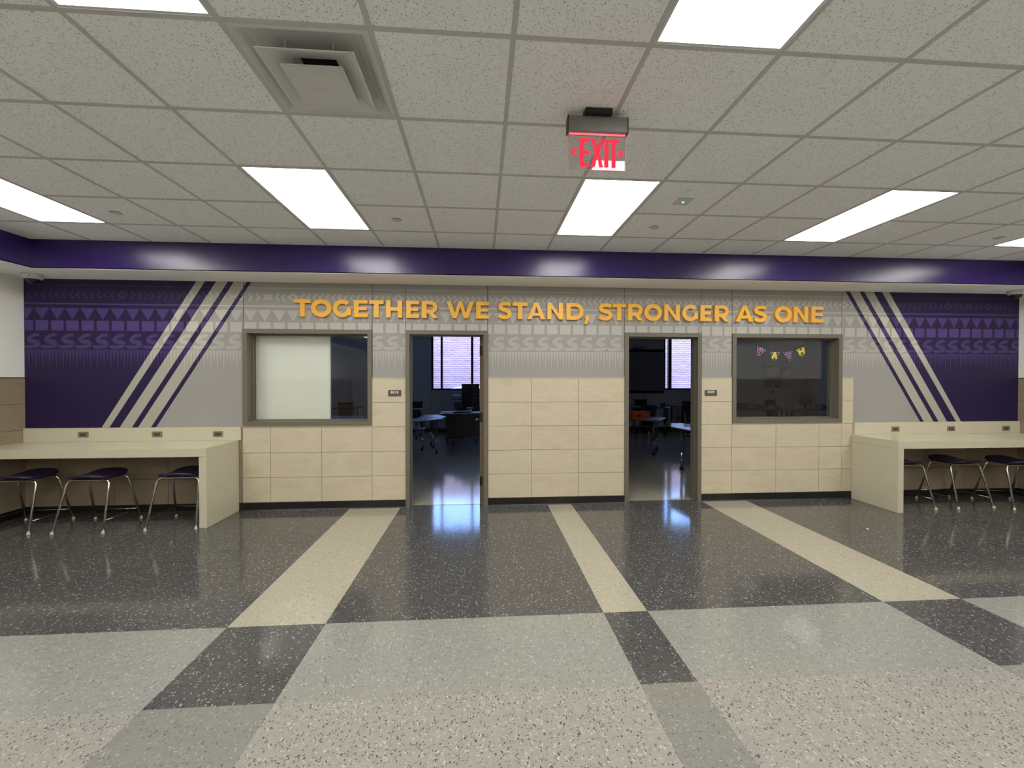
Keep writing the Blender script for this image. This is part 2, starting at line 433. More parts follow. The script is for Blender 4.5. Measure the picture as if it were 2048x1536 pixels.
# mural colour fields and figures (flat print, laid as very thin sheets on the panels)
PURP = (34, 21, 65); GREY = (158, 155, 150); LITE = (172, 169, 156)
DT = [-1.72, -1.62, -1.495, -1.36, -1.292, -1.143, -1.092]; DB = [-2.785, -2.70, -2.585, -2.449, -2.380, -2.235, -2.178]
ET = [6.495, 6.555, 6.691, 6.758, 6.892, 7.011, 7.115]; EB = [7.582, 7.637, 7.779, 7.852, 7.976, 8.107, 8.182]
ZT, ZB = 2.754, 1.027; ZBR = 1.005
def ext(t, b, z1, z0, z): return b+(t-b)*(z-z0)/(z1-z0)
zt, zb = 2.78, .99
Lx = [(ext(t, b, ZT, ZB, zt), ext(t, b, ZT, ZB, zb)) for t, b in zip(DT, DB)]
Rx = [(ext(t, b, ZT, ZBR, zt), ext(t, b, ZT, ZBR, zb)) for t, b in zip(ET, EB)]
edges = [(XL-.1, XL-.1)]+Lx+Rx+[(XR+.1, XR+.1)]
zcols = ['P', 'L', 'P', 'L', 'P', 'L', 'P', 'G', 'P', 'L', 'P', 'L', 'P', 'L', 'P']
zones = []
for i, z in enumerate(zcols):
    (a1, a0), (b1, b0) = edges[i], edges[i+1]
    zones.append(([(a0, zb), (b0, zb), (b1, zt), (a1, zt)], z))
def clip(poly, cp):
    out = poly; n = len(cp)
    for i in range(n):
        a, b = cp[i], cp[(i+1) % n]; inp = out; out = []
        if not inp: return []
        def side(p): return (b[0]-a[0])*(p[1]-a[1])-(b[1]-a[1])*(p[0]-a[0])
        for k in range(len(inp)):
            p, q = inp[k], inp[(k+1) % len(inp)]; sp, sq = side(p), side(q)
            if sp >= 0: out.append(p)
            if (sp >= 0) != (sq >= 0):
                t = sp/(sp-sq); out.append((p[0]+(q[0]-p[0])*t, p[1]+(q[1]-p[1])*t))
    return out
def area(p): return abs(sum(p[i][0]*p[(i+1) % len(p)][1]-p[(i+1) % len(p)][0]*p[i][1] for i in range(len(p))))/2
prects = [[(a, z0), (b, z0), (b, z1), (a, z1)] for a, b, z0, z1 in panels]
def print_layer(name, polys, y, colour):
    vs, fs, cs = [], [], []
    for poly in polys:
        if sum(poly[i][0]*poly[(i+1) % len(poly)][1]-poly[(i+1) % len(poly)][0]*poly[i][1] for i in range(len(poly))) < 0: poly = poly[::-1]
        xa, xb = min(p[0] for p in poly), max(p[0] for p in poly)
        for pr in prects:
            if pr[1][0] < xa or pr[0][0] > xb: continue
            q0 = clip(poly, pr)
            if len(q0) < 3: continue
            for zp, zc in zones:
                q = clip(q0, zp)
                if len(q) < 3 or area(q) < 1e-7: continue
                base = len(vs); vs += [(p[0], y, p[1]) for p in q]; fs.append(list(range(base, base+len(q)))); cs += [lin(colour(zc))]*len(q)
    me = bpy.data.meshes.new(name); me.from_pydata(vs, [], fs); me.materials.append(MATS['mural_print'])
    ca = me.color_attributes.new('Col', 'FLOAT_COLOR', 'CORNER')
    for poly in me.polygons:
        for li in poly.loop_indices: ca.data[li].color = cs[me.loops[li].vertex_index]
    o = bpy.data.objects.new(name, me); COL.objects.link(o); o.parent = wall
    return o
print_layer('mural_colour_field', [[(XL, zb), (XR, zb), (XR, zt), (XL, zt)]], YM-.0006, lambda z: {'P': PURP, 'G': GREY, 'L': LITE}[z])
def tone(p, g, l): return lambda z: {'P': p, 'G': g, 'L': l}[z]
YP = YM-.0012
print_layer('mural_line', [[(XL, 2.676), (XR, 2.676), (XR, 2.689), (XL, 2.689)]], YP, tone((56, 42, 86), (178, 175, 168), (184, 181, 170)))
print_layer('mural_line', [[(XL, 2.458), (XR, 2.458), (XR, 2.474), (XL, 2.474)]], YP, tone((78, 60, 114), (188, 185, 176), (200, 197, 184)))
def chevron(x, s):   # apex at x pointing along s
    zc = 2.575
    return [[(x, zc), (x-s*.055, zc+.057), (x-s*.060, zc+.030), (x-s*.032, zc)], [(x, zc), (x-s*.032, zc), (x-s*.060, zc-.030), (x-s*.055, zc-.057)]]
def diamond(x):
    zc = 2.577; a, b, c, d = .072, .056, .026, .022
    o = [(x-a, zc), (x, zc-b), (x+a, zc), (x, zc+b)]; i = [(x-c, zc), (x, zc-d), (x+c, zc), (x, zc+d)]
    return [[o[k], o[(k+1) % 4], i[(k+1) % 4], i[k]] for k in range(4)]
def bowtie(x):
    zc = 2.577
    return [[(x-.062, zc-.04), (x, zc-.03), (x, zc+.03), (x-.062, zc+.04), (x-.04, zc)], [(x, zc-.03), (x+.062, zc-.04), (x+.04, zc), (x+.062, zc+.04), (x, zc+.03)]]
marks = [(-2.547, 'D'), (-1.22, 'D'), (-.898, 'B'), (-.607, 'D'), (.647, 'D'), (1.969, 'D'), (2.278, 'B'), (2.557, 'D'), (3.828, 'D'), (4.986, 'D'), (5.45, 'B'), (5.733, 'D'), (6.471, 'D'), (7.973, 'D'), (8.274, 'B'), (8.561, 'D')]
dirs = [-1, 1, 1, -1, -1, 1, 1, -1, -1, 1, 1, -1, -1, 1, 1, -1, -1]
chev = []; ends = [XL-.05]+[m[0] for m in marks]+[XR+.1]
for i, s in enumerate(dirs):
    a, b = ends[i], ends[i+1]; n = max(1, round((b-a-.15)/.0735))
    for k in range(n):
        x = a+.075+(b-a-.15)*(k+.5)/n; chev += [c for c in chevron(x+s*.035, s)]
for x, k in marks: chev += diamond(x) if k == 'D' else bowtie(x)
print_layer('mural_chevron_band', chev, YP, tone((56, 42, 86), (180, 177, 169), (188, 185, 172)))
PT = .16656; tri, sq = [], []
k = -1
while -3.518+PT*k < XR:
    x = -3.518+PT*k; tri.append([(x+.006, 2.416), (x+PT/2, 2.279), (x+PT-.006, 2.416)]); sq.append([(x+.015, 2.153), (x+PT-.015, 2.153), (x+PT-.015, 2.271), (x+.015, 2.271)]); k += 1
print_layer('mural_triangle_band', tri, YP, tone((76, 57, 118), (182, 179, 171), (204, 200, 186)))
print_layer('mural_square_band', sq, YP, tone((79, 60, 122), (186, 184, 175), (206, 202, 188)))
SK = [(230, 172, 8), (236, 190, 28), (200, 196, 34), (150, 183, 36), (105, 155, 36), (80, 124, 34), (98, 102, 38), (150, 94, 46), (205, 84, 50), (230, 60, 48), (218, 38, 44), (180, 22, 38), (120, 14, 32), (60, 14, 34), (22, 24, 26), (10, 30, 10)]
ls = []; k = -1
def sglyph(x):
    pts = [(x+a*.000725, 1.952+b*.00077, w*.00056) for a, b, w in SK]; L, R = [], []
    for i, (px, pz, w) in enumerate(pts):
        a = pts[max(i-1, 0)]; b = pts[min(i+1, len(pts)-1)]; d = Vector((b[0]-a[0], b[1]-a[1])).normalized()
        L.append((px-d.y*w, pz+d.x*w)); R.append((px+d.y*w, pz-d.x*w))
    q = []
    for i in range(len(pts)-1):
        q += [[L[i], R[i], R[i+1]], [L[i], R[i+1], L[i+1]]]
    return q
while -3.455+.1867*k < XR: ls += sglyph(-3.455+.1867*k); k += 1
print_layer('mural_letter_band', ls, YP, tone((72, 55, 110), (176, 173, 165), (196, 192, 178)))
sp = []; x = -3.581-.0748; k = 0
while x < XR:
    lo = 1.705 if k % 2 == 0 else 1.775
    sp.append([(x-.0172, 1.930), (x-.0085, 1.83 if k % 2 == 0 else 1.85), (x, lo), (x+.0085, 1.83 if k % 2 == 0 else 1.85), (x+.0172, 1.930)]); x += .0374; k += 1
print_layer('mural_spike_band', sp, YP, tone((64, 48, 100), (178, 175, 167), (190, 187, 174)))

# stone tiles of the long wall
YT = 3.424; tshared = {}
def tiles(parent, cols, rows, y0, y1, mat='tile_beige'):
    for a, b in cols:
        for z0, z1 in rows:
            w, h = b-a-.004, z1-z0-.004
            k = (round(w, 3), round(h, 3), mat)
            if k not in tshared:
                bm = bev(BOX(-w/2, w/2, 0, y1-y0, -h/2, h/2), .0008, 1); bmesh.ops.recalc_face_normals(bm, faces=bm.faces)
                me = bpy.data.meshes.new('stone_tile'); bm.to_mesh(me); bm.free(); me.materials.append(MATS[mat]); tshared[k] = me
            obj('stone_tile', tshared[k], None, parent, ((a+b)/2, y0, (z0+z1)/2))
def cols(*e): return list(zip(e, e[1:]))
low = [(.095, .395), (.395, .695), (.695, .998)]; high = [(.998, 1.297), (1.297, 1.596)]
tiles(wall, cols(-1.2, -.873, -.273, .327), low, YT, YC)
tiles(wall, cols(.327, DL[0]), low+high, YT, YC)
tiles(wall, cols(DL[1], 2.298, 2.899, DR[0]), low+high, YT, YC)
tiles(wall, cols(DR[1], 4.928), low+high, YT, YC)
tiles(wall, cols(4.928, 5.532, 6.13, 6.447), low, YT, YC)
tiles(wall, cols(6.447, 6.607), low+high, YT, YC)
under = [(.095, .395), (.395, .695), (.695, .86)]
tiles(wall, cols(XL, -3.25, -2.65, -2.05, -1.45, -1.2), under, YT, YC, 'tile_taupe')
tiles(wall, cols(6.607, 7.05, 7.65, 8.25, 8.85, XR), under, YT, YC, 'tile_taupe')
for a, b in ((-1.2, .327), (4.928, 6.447)): obj('edge_strip', BOX(a, b, YT, YC, 1.0, 1.022), 'tile_beige', wall)
for a, b in ((.331, DL[0]), (DL[1], DR[0]), (DR[1], 4.928), (6.447, 6.607)): obj('metal_edge', BOX(a, b, YT-.001, YC, 1.597, 1.606), 'metal_trim', wall)
obj('metal_edge', BOX(6.6055, 6.611, YT-.001, YC, 1.013, 1.606), 'metal_trim', wall)
obj('grout_bed', BOX(-1.2, WL[0]+1.52, YC-.006, YC-.002, .09, 1.02), 'grout', wall)
for a, b, z in ((.33, DL[0], 1.59), (DL[1], DR[0], 1.59), (DR[1], 4.928, 1.59), (4.928, 6.447, 1.01), (6.447, 6.606, 1.59), (XL, -1.2, .85), (6.607, XR, .85)): obj('grout_bed', BOX(a, b, YC-.006, YC-.002, .09, z), 'grout', wall)
bb = empty('baseboard_back'); struct(bb, 'black rubber base along the foot of the mural wall')
for a, b in ((XL, DL[0]), (DL[1], DR[0]), (DR[1], XR)):
    obj('base_strip', PRISM([(0, 0)]*0+[(YT-.012, 0), (YT-.006, .012), (YT-.006, .092), (YT, .097), (YC, .097), (YC, 0)], 'z', a, b), 'base_black', bb)
for o in bb.children:   # profile was drawn in (y,z) with the run along the third axis
    o.matrix_basis = Matrix(((0, 0, 1, 0), (1, 0, 0, 0), (0, 1, 0, 0), (0, 0, 0, 1)))

# ---- side walls
def side_wall(name, x, s, label):
    w = struct(obj(name, BOX(min(x, x+s*.2), max(x, x+s*.2), YF, YC, 0, H+.3), 'grout'), label)
    xi = x-s*.004; xa, xb = min(x, xi), max(x, xi)
    obj('painted_upper_wall', BOX(min(x, x-s*.002), max(x, x-s*.002), YF, YC, 1.60, H), 'wall_white', w)
    rows = low+high; yl = [3.43, 3.13, 2.53, 1.93, 1.33]
    for y1, y0 in zip(yl, yl[1:]):
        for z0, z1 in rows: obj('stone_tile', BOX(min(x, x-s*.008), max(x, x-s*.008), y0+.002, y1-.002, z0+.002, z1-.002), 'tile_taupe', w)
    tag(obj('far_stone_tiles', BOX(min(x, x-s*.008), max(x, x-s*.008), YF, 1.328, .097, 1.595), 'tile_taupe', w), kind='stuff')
    obj('base_strip', BOX(min(x, x-s*.014), max(x, x-s*.014), YF, YT-.012, 0, .095), 'base_black', w)
    obj('metal_edge', BOX(min(x, x-s*.009), max(x, x-s*.009), YF, YT, 1.597, 1.605), 'joint_dark', w)
side_wall('wall_left', XL, -1, 'left side wall, white above taupe stone tiles')
side_wall('wall_right', XR, 1, 'right side wall, white above taupe stone tiles')
wf = struct(obj('wall_front', BOX(XL-.2, XR+.2, YF-.2, YF, 0, H+.3), 'wall_white'), 'white and tiled wall on the far side of the hall behind the viewpoint')
tag(obj('lower_stone_tiles', BOX(XL, XR, YF, YF+.01, .1, 1.60), 'tile_beige', wf), kind='stuff')
obj('metal_edge', BOX(XL, XR, YF, YF+.013, 1.60, 1.61), 'metal_trim', wf)

# ---- purple soffits
def soffit(name, x0, x1, y0, y1, face, label):
    o = empty(name); struct(o, label)
    obj('underside', BOX(x0, x1, y0, y1, SB, SB+.012), 'plaster_white', o)
    if face == 'y': obj('painted_face', BOX(x0, x1, y0, y0+.012, SB+.002, H+.04), 'soffit_purple', o)
    elif face == 'l': obj('painted_face', BOX(x1-.012, x1, y0, y1, SB+.002, H+.04), 'soffit_purple', o)
    else: obj('painted_face', BOX(x0, x0+.012, y0, y1, SB+.002, H+.04), 'soffit_purple', o)
    return o
soffit('trim_1', XL, XR, YS, YC, 'y', 'glossy purple soffit band running above the mural wall')
soffit('trim_2', XL, XSL, YF, YS-.0005, 'l', 'dark purple soffit band along the left side wall')
soffit('trim_3', XSR, XR, YF, YS-.0005, 'r', 'dark purple soffit band along the right side wall')

# ---- classrooms: walls
we = bmesh.new(); W3 = (.12, 2.42, 1.27, 3.05); W4 = (7.40, 9.60, 1.27, 3.05); W5 = (-6.2, -3.5, 1.27, 3.05)  # W5 is the opening for the added, unseen daylight window
for a, b, o in ((RXL-.2, W5[0], 0), (W5[0], W5[1], W5), (W5[1], W3[0], 0), (W3[0], W3[1], W3), (W3[1], W4[0], 0), (W4[0], W4[1], W4), (W4[1], RXR+.2, 0)):
    if o: box(we, a, b, YB, YB+.25, 0, o[2]); box(we, a, b, YB, YB+.25, o[3], 3.3)
    else: box(we, a, b, YB, YB+.25, 0, 3.3)
wex = struct(obj('wall_exterior', we, 'room_wall'), 'pale rear wall of the classrooms with window openings')
obj('base_strip', BOX(RXL, RXR, YB-.012, YB, 0, .10), 'base_black', wex)
obj('wall_joint', BOX(.118, .124, YB-.002, YB, .1, 1.27), 'table_grey', wex)
struct(obj('wall_partition', BOX(RXM-.07, RXM+.07, WR, YB, 0, 3.25), 'room_wall'), 'partition wall between the two classrooms')
struct(obj('wall_classroom_left', BOX(RXL-.2, RXL, WR, YB, 0, 3.25), 'room_wall'), 'far left wall of the left classroom')
struct(obj('wall_classroom_right', BOX(RXR, RXR+.2, WR, YB, 0, 3.25), 'room_wall'), 'right wall of the right classroom')
struct(obj('ground', BOX(-30, 40, YB+.25, 60, -.3, -.12), 'asphalt'), 'pale ground outside the classroom windows')

# ---- hall windows
def hall_window(name, o, label):
    x0, x1, z0, z1 = o; w = empty(name, (0, 0, 0)); struct(w, label); f = .052; ya, yb = 3.412, WR+.004
    fr = bmesh.new()
    box(fr, x0, x0+f, ya, yb, z0, z1); box(fr, x1-f, x1, ya, yb, z0, z1)
    box(fr, x0+f, x1-f, ya, yb, z1-f, z1); box(fr, x0+f, x1-f, ya, yb, z0, z0+f)
    obj('window_frame', fr, 'frame_grey', w)
    st = bmesh.new(); a, b, c, d = x0+f, x1-f, z0+f, z1-f; s = .016
    for y0, y1 in ((3.515, 3.549), (3.565, 3.585)):
        box(st, a, a+s, y0, y1, c, d); box(st, b-s, b, y0, y1, c, d); box(st, a+s, b-s, y0, y1, d-s, d); box(st, a+s, b-s, y0, y1, c, c+s)
    obj('glazing_stop', st, 'frame_grey', w)
    obj('pane', BOX(a+.002, b-.002, 3.554, 3.560, c+.002, d-.002), 'pane_glass', w)
hall_window('window_1', WL, 'grey framed interior window left of the B210 door')
hall_window('window_2', WRW, 'grey framed interior window right of the B209 door')

# ---- doors
def door(name, d, hinge, label):
    x0, x1, z1 = d; w = empty(name); struct(w, label); f = .051; ya, yb = 3.412, WR+.004
    fr = bmesh.new(); box(fr, x0, x0+f, ya, yb, 0, z1); box(fr, x1-f, x1, ya, yb, 0, z1); box(fr, x0+f, x1-f, ya, yb, z1-f, z1)
    obj('door_frame', fr, 'frame_grey', w)
    st = bmesh.new(); a, b = x0+f, x1-f
    box(st, a, a+.016, 3.48, 3.53, 0, z1-f); box(st, b-.016, b, 3.48, 3.53, 0, z1-f); box(st, a+.016, b-.016, 3.48, 3.53, z1-f-.016, z1-f)
    obj('door_stop', st, 'frame_grey', w)
    obj('threshold_edge', BOX(a, b, 3.497, 3.503, 0, .0015), 'grout', w)
    hx = b-.004 if hinge > 0 else a+.004
    xa, xb = (hx-.046, hx) if hinge > 0 else (hx, hx+.046)
    if hinge < 0: xa, xb = xa-.012, xb-.012
    lf = obj('door_leaf', bev(BOX(xa, xb, 3.612 if hinge < 0 else 3.56, 4.46, .008, z1-f-.004), .002, 1), 'wood_brown', w)
    for z in (.28, 1.10, 1.95):
        if hinge > 0: obj('hinge', BOX(xa-.002, xb+.004, 3.553, 3.562, z-.06, z+.06), 'hinge_dark', lf)
        else: obj('hinge', BOX(xa, xb, 3.604, 3.613, z-.06, z+.06), 'hinge_dark', lf)
    hx2 = xa if hinge > 0 else xb; s = -1 if hinge > 0 else 1
    for sx, ss in ((xa, -1), (xb, 1)):
        lv = TUBE(fillet([(sx, 4.40, 1.0), (sx+ss*.055, 4.40, 1.0), (sx+ss*.055, 4.28, 1.0)], .015), .009, 8)
        if ss == s or hinge < 0: obj('lever_handle', lv, 'chrome', lf)
door('door_1', DL, 1, 'open doorway marked B210 with brown wooden door swung inside')
door('door_2', DR, -1, 'open doorway marked B209 with its door swung out of sight inside')

# ---- exterior windows with blinds
def ext_window(name, o, mull, label):
    x0, x1, z0, z1 = o; w = empty(name); struct(w, label); ya, yb = YB+.03, YB+.12
    f = bmesh.new(); t = .06
    box(f, x0, x0+t, ya, yb, z0, z1); box(f, x1-t, x1, ya, yb, z0, z1); box(f, x0+t, x1-t, ya, yb, z0, z0+.05); box(f, x0+t, x1-t, ya, yb, z1-.05, z1)
    obj('window_frame', f, 'window_black', w)
    for m, wd_ in mull: obj('mullion', BOX(m, m+wd_, ya-.01, yb, z0+.05, z1-.05), 'window_black', w)
    obj('sill', BOX(x0-.03, x1+.03, YB-.03, ya, z0-.02, z0), 'metal_white', w)
    xs_ = [x0+t]+[v for m, wd_ in mull for v in (m, m+wd_)]+[x1-t]
    for a, b in zip(xs_[::2], xs_[1::2]):
        obj('pane', BOX(a+.002, b-.002, ya+.04, ya+.046, z0+.05, z1-.05), 'pane_glass', w)
        sl = bmesh.new(); z = z0+.07
        while z < z1-.06:
            vs = box(sl, a+.004, b-.004, -.0115, .0115, -.0006, .0006)
            bmesh.ops.rotate(sl, verts=vs, cent=(0, 0, 0), matrix=Matrix.Rotation(math.radians(24), 3, 'X'))
            bmesh.ops.translate(sl, verts=vs, vec=(0, ya+.004, z)); z += .0225
        tag(obj('blind_slats', sl, 'slat_white', w), kind='stuff')
ext_window('window_3', W3, [(.406, .06), (1.325, .07)], 'bright outside window with blinds behind the left classroom desk')
ext_window('window_4', W4, [(7.56, .10), (8.85, .07)], 'bright outside window with blinds at the rear of the right classroom')
ext_window('window_5_added', W5, [(-4.9, .07)], 'added unseen window with blinds, letting more daylight into the left classroom')  # extra window out of view, added to brighten the left classroom with daylight
bw = obj('brick_building', BOX(-14, 26, 19.0, 22, -.12, 4.3), 'brick_far')
tag(bw, 'sunlit pinkish brick building outside the classroom windows', 'building')
# parked car seen low in the left classroom window
_pl = onY(884, 778, 14.2)
car = empty('parked_car', (_pl.x+.78, 14.2, -.12)); tag(car, 'white parked car outside the left classroom window', 'car')
_prof = [(-2.10, .34), (-2.15, .62), (-1.95, .80), (-1.15, .92), (-.62, 1.32), (-.25, 1.44), (.25, 1.47), (.75, 1.43), (1.45, 1.02), (2.02, .92), (2.12, .60), (2.06, .34)]
cb_ = bmesh.new(); prism(cb_, _prof, 'y', -.84, .84); bev(cb_, .05, 2)
plain('car_white', (236, 238, 240), .2); plain('car_glass', (30, 36, 44), .08); plain('tyre', (26, 26, 28), .8)
cbo = obj('body', cb_, 'car_white', car)
for sy in (-1, 1): obj('side_window', PRISM([(-.92, .96), (-.50, 1.28), (-.20, 1.37), (.25, 1.39), (.66, 1.35), (1.15, 1.02)], 'y', min(sy*.841, sy*.846), max(sy*.841, sy*.846)), 'car_glass', cbo)
for sx in (-1.35, 1.35):
    for sy in (-.80, .80):
        w_ = obj('wheel', LATHE([(0, -.1), (.2, -.1), (.32, -.08), (.33, 0), (.32, .08), (.2, .1), (0, .1)], seg=24), 'tyre', car, (sx, sy, .33)); w_.rotation_euler = (math.pi/2, 0, 0)
#@@OBJECTS
# ================================================================== THINGS IN THE HALL
# ---- recessed light panels
def cel(x, y):
    a = .0034; return (x*math.cos(a)-y*math.sin(a)-.0113, x*math.sin(a)+y*math.cos(a)-.0039)
def panel_light(c, r, label, proto=[None]):
    x, y = cel((c+.5)*G, (r+1)*G)
    if proto[0] is None:
        o = empty('ceiling_light', (x, y, H), .0034); tag(o, label, 'light', 'recessed ceiling light panels')
        w, l = G/2-.012, G-.012
        f = bmesh.new()
        for a in ((-w, -w+.012, -l, l), (w-.012, w, -l, l), (-w+.012, w-.012, -l, -l+.012), (-w+.012, w-.012, l-.012, l)): box(f, a[0], a[1], a[2], a[3], .001, .05)
        obj('light_frame', f, 'metal_white', o)
        obj('diffuser', BOX(-w+.012, w-.012, -l+.012, l-.012, .004, .012), 'lamp', o)
        proto[0] = o
    else: dup(proto[0], (x, y, H), .0034, label)
LN = {(-4, 2): 'bright ceiling light panel at far left above the left counter', (0, 2): 'bright ceiling light panel above the left interior window',
      (4, 2): 'bright ceiling light panel just behind the EXIT sign', (8, 2): 'bright ceiling light panel above the right interior window',
      (12, 2): 'bright ceiling light panel cut off at the right edge of the photo',
      (0, -2): 'bright ceiling light panel at the top left, beside the air diffuser', (4, -2): 'bright ceiling light panel at the top right, cut off by the photo edge'}
for c in lights_c:
    for r in lights_r:
        panel_light(c, r, LN.get((c, r), 'ceiling light panel farther back in the hall, outside the view'))

# ---- square air diffuser
x, y = cel(1.5*G, .5*G)
ad = empty('air_diffuser', (x, y, H), .0034); tag(ad, 'white square ceiling air diffuser with stepped cones', 'air vent')
def ringframe(bm, prof):
    for (a, za), (b, zb_) in zip(prof, prof[1:]):
        A = [bm.verts.new((s*a, t*a, za)) for s, t in ((-1, -1), (1, -1), (1, 1), (-1, 1))]
        B = [bm.verts.new((s*b, t*b, zb_)) for s, t in ((-1, -1), (1, -1), (1, 1), (-1, 1))]
        for k in range(4): bm.faces.new((A[k], A[(k+1) % 4], B[(k+1) % 4], B[k]))
def sheet(prof, th=.002):
    bm = bmesh.new(); ringframe(bm, prof+[(a-.0, z+th) for a, z in prof[::-1]]+[prof[0]]); bmesh.ops.remove_doubles(bm, verts=bm.verts, dist=1e-5); return bm
obj('outer_pan', sheet([(.293, .000), (.278, -.003), (.262, .006), (.240, .030), (.205, .046), (.150, .050), (.085, .050)]), 'metal_white', ad)
obj('middle_cone', sheet([(.214, -.034), (.206, -.034), (.185, -.024), (.150, -.004), (.118, .008), (.100, .012)]), 'metal_white', ad)
ic = bmesh.new(); ringframe(ic, [(.140, -.046), (.132, -.046), (.118, -.042), (.050, -.036), (.0001, -.044)]); ringframe(ic, [(.140, -.046), (.134, -.043), (.05, -.030), (.0001, -.030)])
obj('inner_cone', ic, 'metal_white', ad)
obj('duct_opening', BOX(-.088, .088, -.088, .088, .0525, .056), 'duct_black', ad)
for hx in (-.11, .102): obj('hanger', BOX(hx, hx+.008, -.158, -.150, -.004, .050), 'metal_white', ad); obj('hanger', BOX(hx, hx+.008, .150, .158, -.004, .050), 'metal_white', ad)
for hx in (-.06, .052): obj('hanger', BOX(hx, hx+.008, .085, .093, -.03, .050), 'metal_white', ad)

# ---- sprinkler covers, emergency light, cameras
for (x, y), lb in zip(((-1.565, 2.15), (.888, 2.14), (3.346, 2.158), (7.058, 2.197)), ('left of the left counter light', 'between the two middle light panels', 'right of the light behind the EXIT sign', 'beside the light at the right edge')):
    s = empty('sprinkler_cover', (x, y, H)); tag(s, 'small round white sprinkler cover on ceiling tile '+lb, 'sprinkler', 'sprinkler covers in the ceiling')
    obj('cover_plate', LATHE([(0, -.007), (.036, -.0065), (.040, -.004), (.040, -.002)], seg=28), 'metal_white', s)
    obj('trim_ring', LATHE([(.043, -.002), (.045, .0), (.045, .002), (.0, .002)], seg=28), 'aluminium', s)
el = empty('emergency_light', (3.344, 1.564, H)); tag(el, 'small square ceiling emergency light with green indicator', 'emergency light')
obj('plate', bev(BOX(-.065, .065, -.065, .065, -.005, .002), .003), 'metal_white', el)
obj('aperture', LATHE([(.034, -.0052), (.030, -.004), (.022, -.001), (0, -.001)], seg=20), 'black_plastic', el)
obj('indicator', LATHE([(0, -.012), (.008, -.010), (.010, -.004), (0, -.003)], seg=12), 'led_green', el)
for x, lb, rz in ((-3.33, 'left', .5), (8.70, 'right', -.5)):
    c = empty('security_camera', (x, 3.23, SB), rz); tag(c, 'white dome security camera under the soffit in the '+lb+' corner', 'camera', 'dome cameras under the soffit')
    obj('housing', LATHE([(0, 0), (.088, 0), (.09, -.012), (.084, -.04), (.072, -.052), (.058, -.054)], seg=28), 'metal_white', c)
    obj('dome', LATHE([(.057, -.052), (.055, -.07), (.042, -.092), (.02, -.104), (0, -.107)], seg=24), 'black_plastic', c)
    obj('mounting_screw', LATHE([(0, -.034), (.004, -.034), (.004, -.02), (0, -.02)], (0, -.0855, 0), 8), 'black_plastic', c)

# ---- exit sign
ex = empty('exit_sign', (2.318, .48, H)); tag(ex, 'red lettered EXIT sign hanging from the ceiling on a clear panel', 'exit sign')
obj('canopy', bev(BOX(-.075, .075, -.045, .04, -.032, 0), .003), 'black_plastic', ex)
hs = bmesh.new(); pr = [(-.024, -.034), (-.024, -.114), (-.019, -.119), (.019, -.119), (.024, -.114), (.024, -.034)]
A = [[hs.verts.new((sx*.164, p[0], p[1])) for p in pr] for sx in (-1, 1)]
hs.faces.new(A[0]); hs.faces.new(A[1][::-1])
for k in range(6): hs.faces.new((A[0][k], A[0][(k+1) % 6], A[1][(k+1) % 6], A[1][k]))
obj('housing', hs, 'aluminium', ex)
for sx in (-1, 1): obj('end_cap', bev(BOX(min(sx*.164, sx*.170), max(sx*.164, sx*.170), -.027, .027, -.122, -.031), .002), 'black_plastic', ex)
obj('glow_strip', BOX(-.158, .158, -.006, .006, -.1225, -.1192), 'exit_glow', ex)
pn = obj('pane', bev(BOX(-.158, .158, -.003, .003, -.318, -.1225), .0012, 1), 'exit_pane', ex)
ed = bmesh.new(); box(ed, -.1595, -.158, -.003, .003, -.3195, -.123); box(ed, .158, .1595, -.003, .003, -.3195, -.123); box(ed, -.158, .158, -.003, .003, -.3195, -.318)
obj('pane_edge', ed, 'exit_edge', ex)
def solid(polys, y0, y1):
    bm = bmesh.new()
    for k, p in enumerate(polys): prism(bm, p, 'y', y0-.00015*(k % 4), y1)
    return bm
def R4(x0, x1, z0, z1): return [(x0, z0), (x1, z0), (x1, z1), (x0, z1)]
zT, zL = -.146, -.302; s = .021
def exl(polys, nm='letter'): obj(nm, solid(polys, -.0046, -.0032), 'exit_red', ex)
exl([[(-.098, zL), (-.044, zL), (-.044, zL+s), (-.098+.023, zL+s), (-.075, -.234), (-.044, -.234), (-.044, -.213), (-.075, -.213), (-.075, zT-s), (-.044, zT-s), (-.044, zT), (-.098, zT)]])
exl([[(-.032, zL), (-.008, zL), (.0, -.243), (.005, -.243), (.013, zL), (.037, zL)][0:0] or [(-.036, zL), (-.014, zL), (.001, -.2445), (.012, zL), (.033, zL), (.013, -.224), (.033, zT), (.012, zT), (.001, -.2035), (-.014, zT), (-.036, zT), (-.014, -.224)]])
exl([R4(.040, .063, zL, zT)])
exl([[(.082, zL), (.104, zL), (.104, zT-s), (.120, zT-s), (.120, zT), (.068, zT), (.068, zT-s), (.082, zT-s)]])
for s_ in (-1, 1):
    xa = s_*.150; exl([[(xa, -.224), (xa-s_*.028, -.197), (xa-s_*.036, -.2035), (xa-s_*.020, -.224), (xa-s_*.036, -.241), (xa-s_*.028, -.251)]], 'arrow')

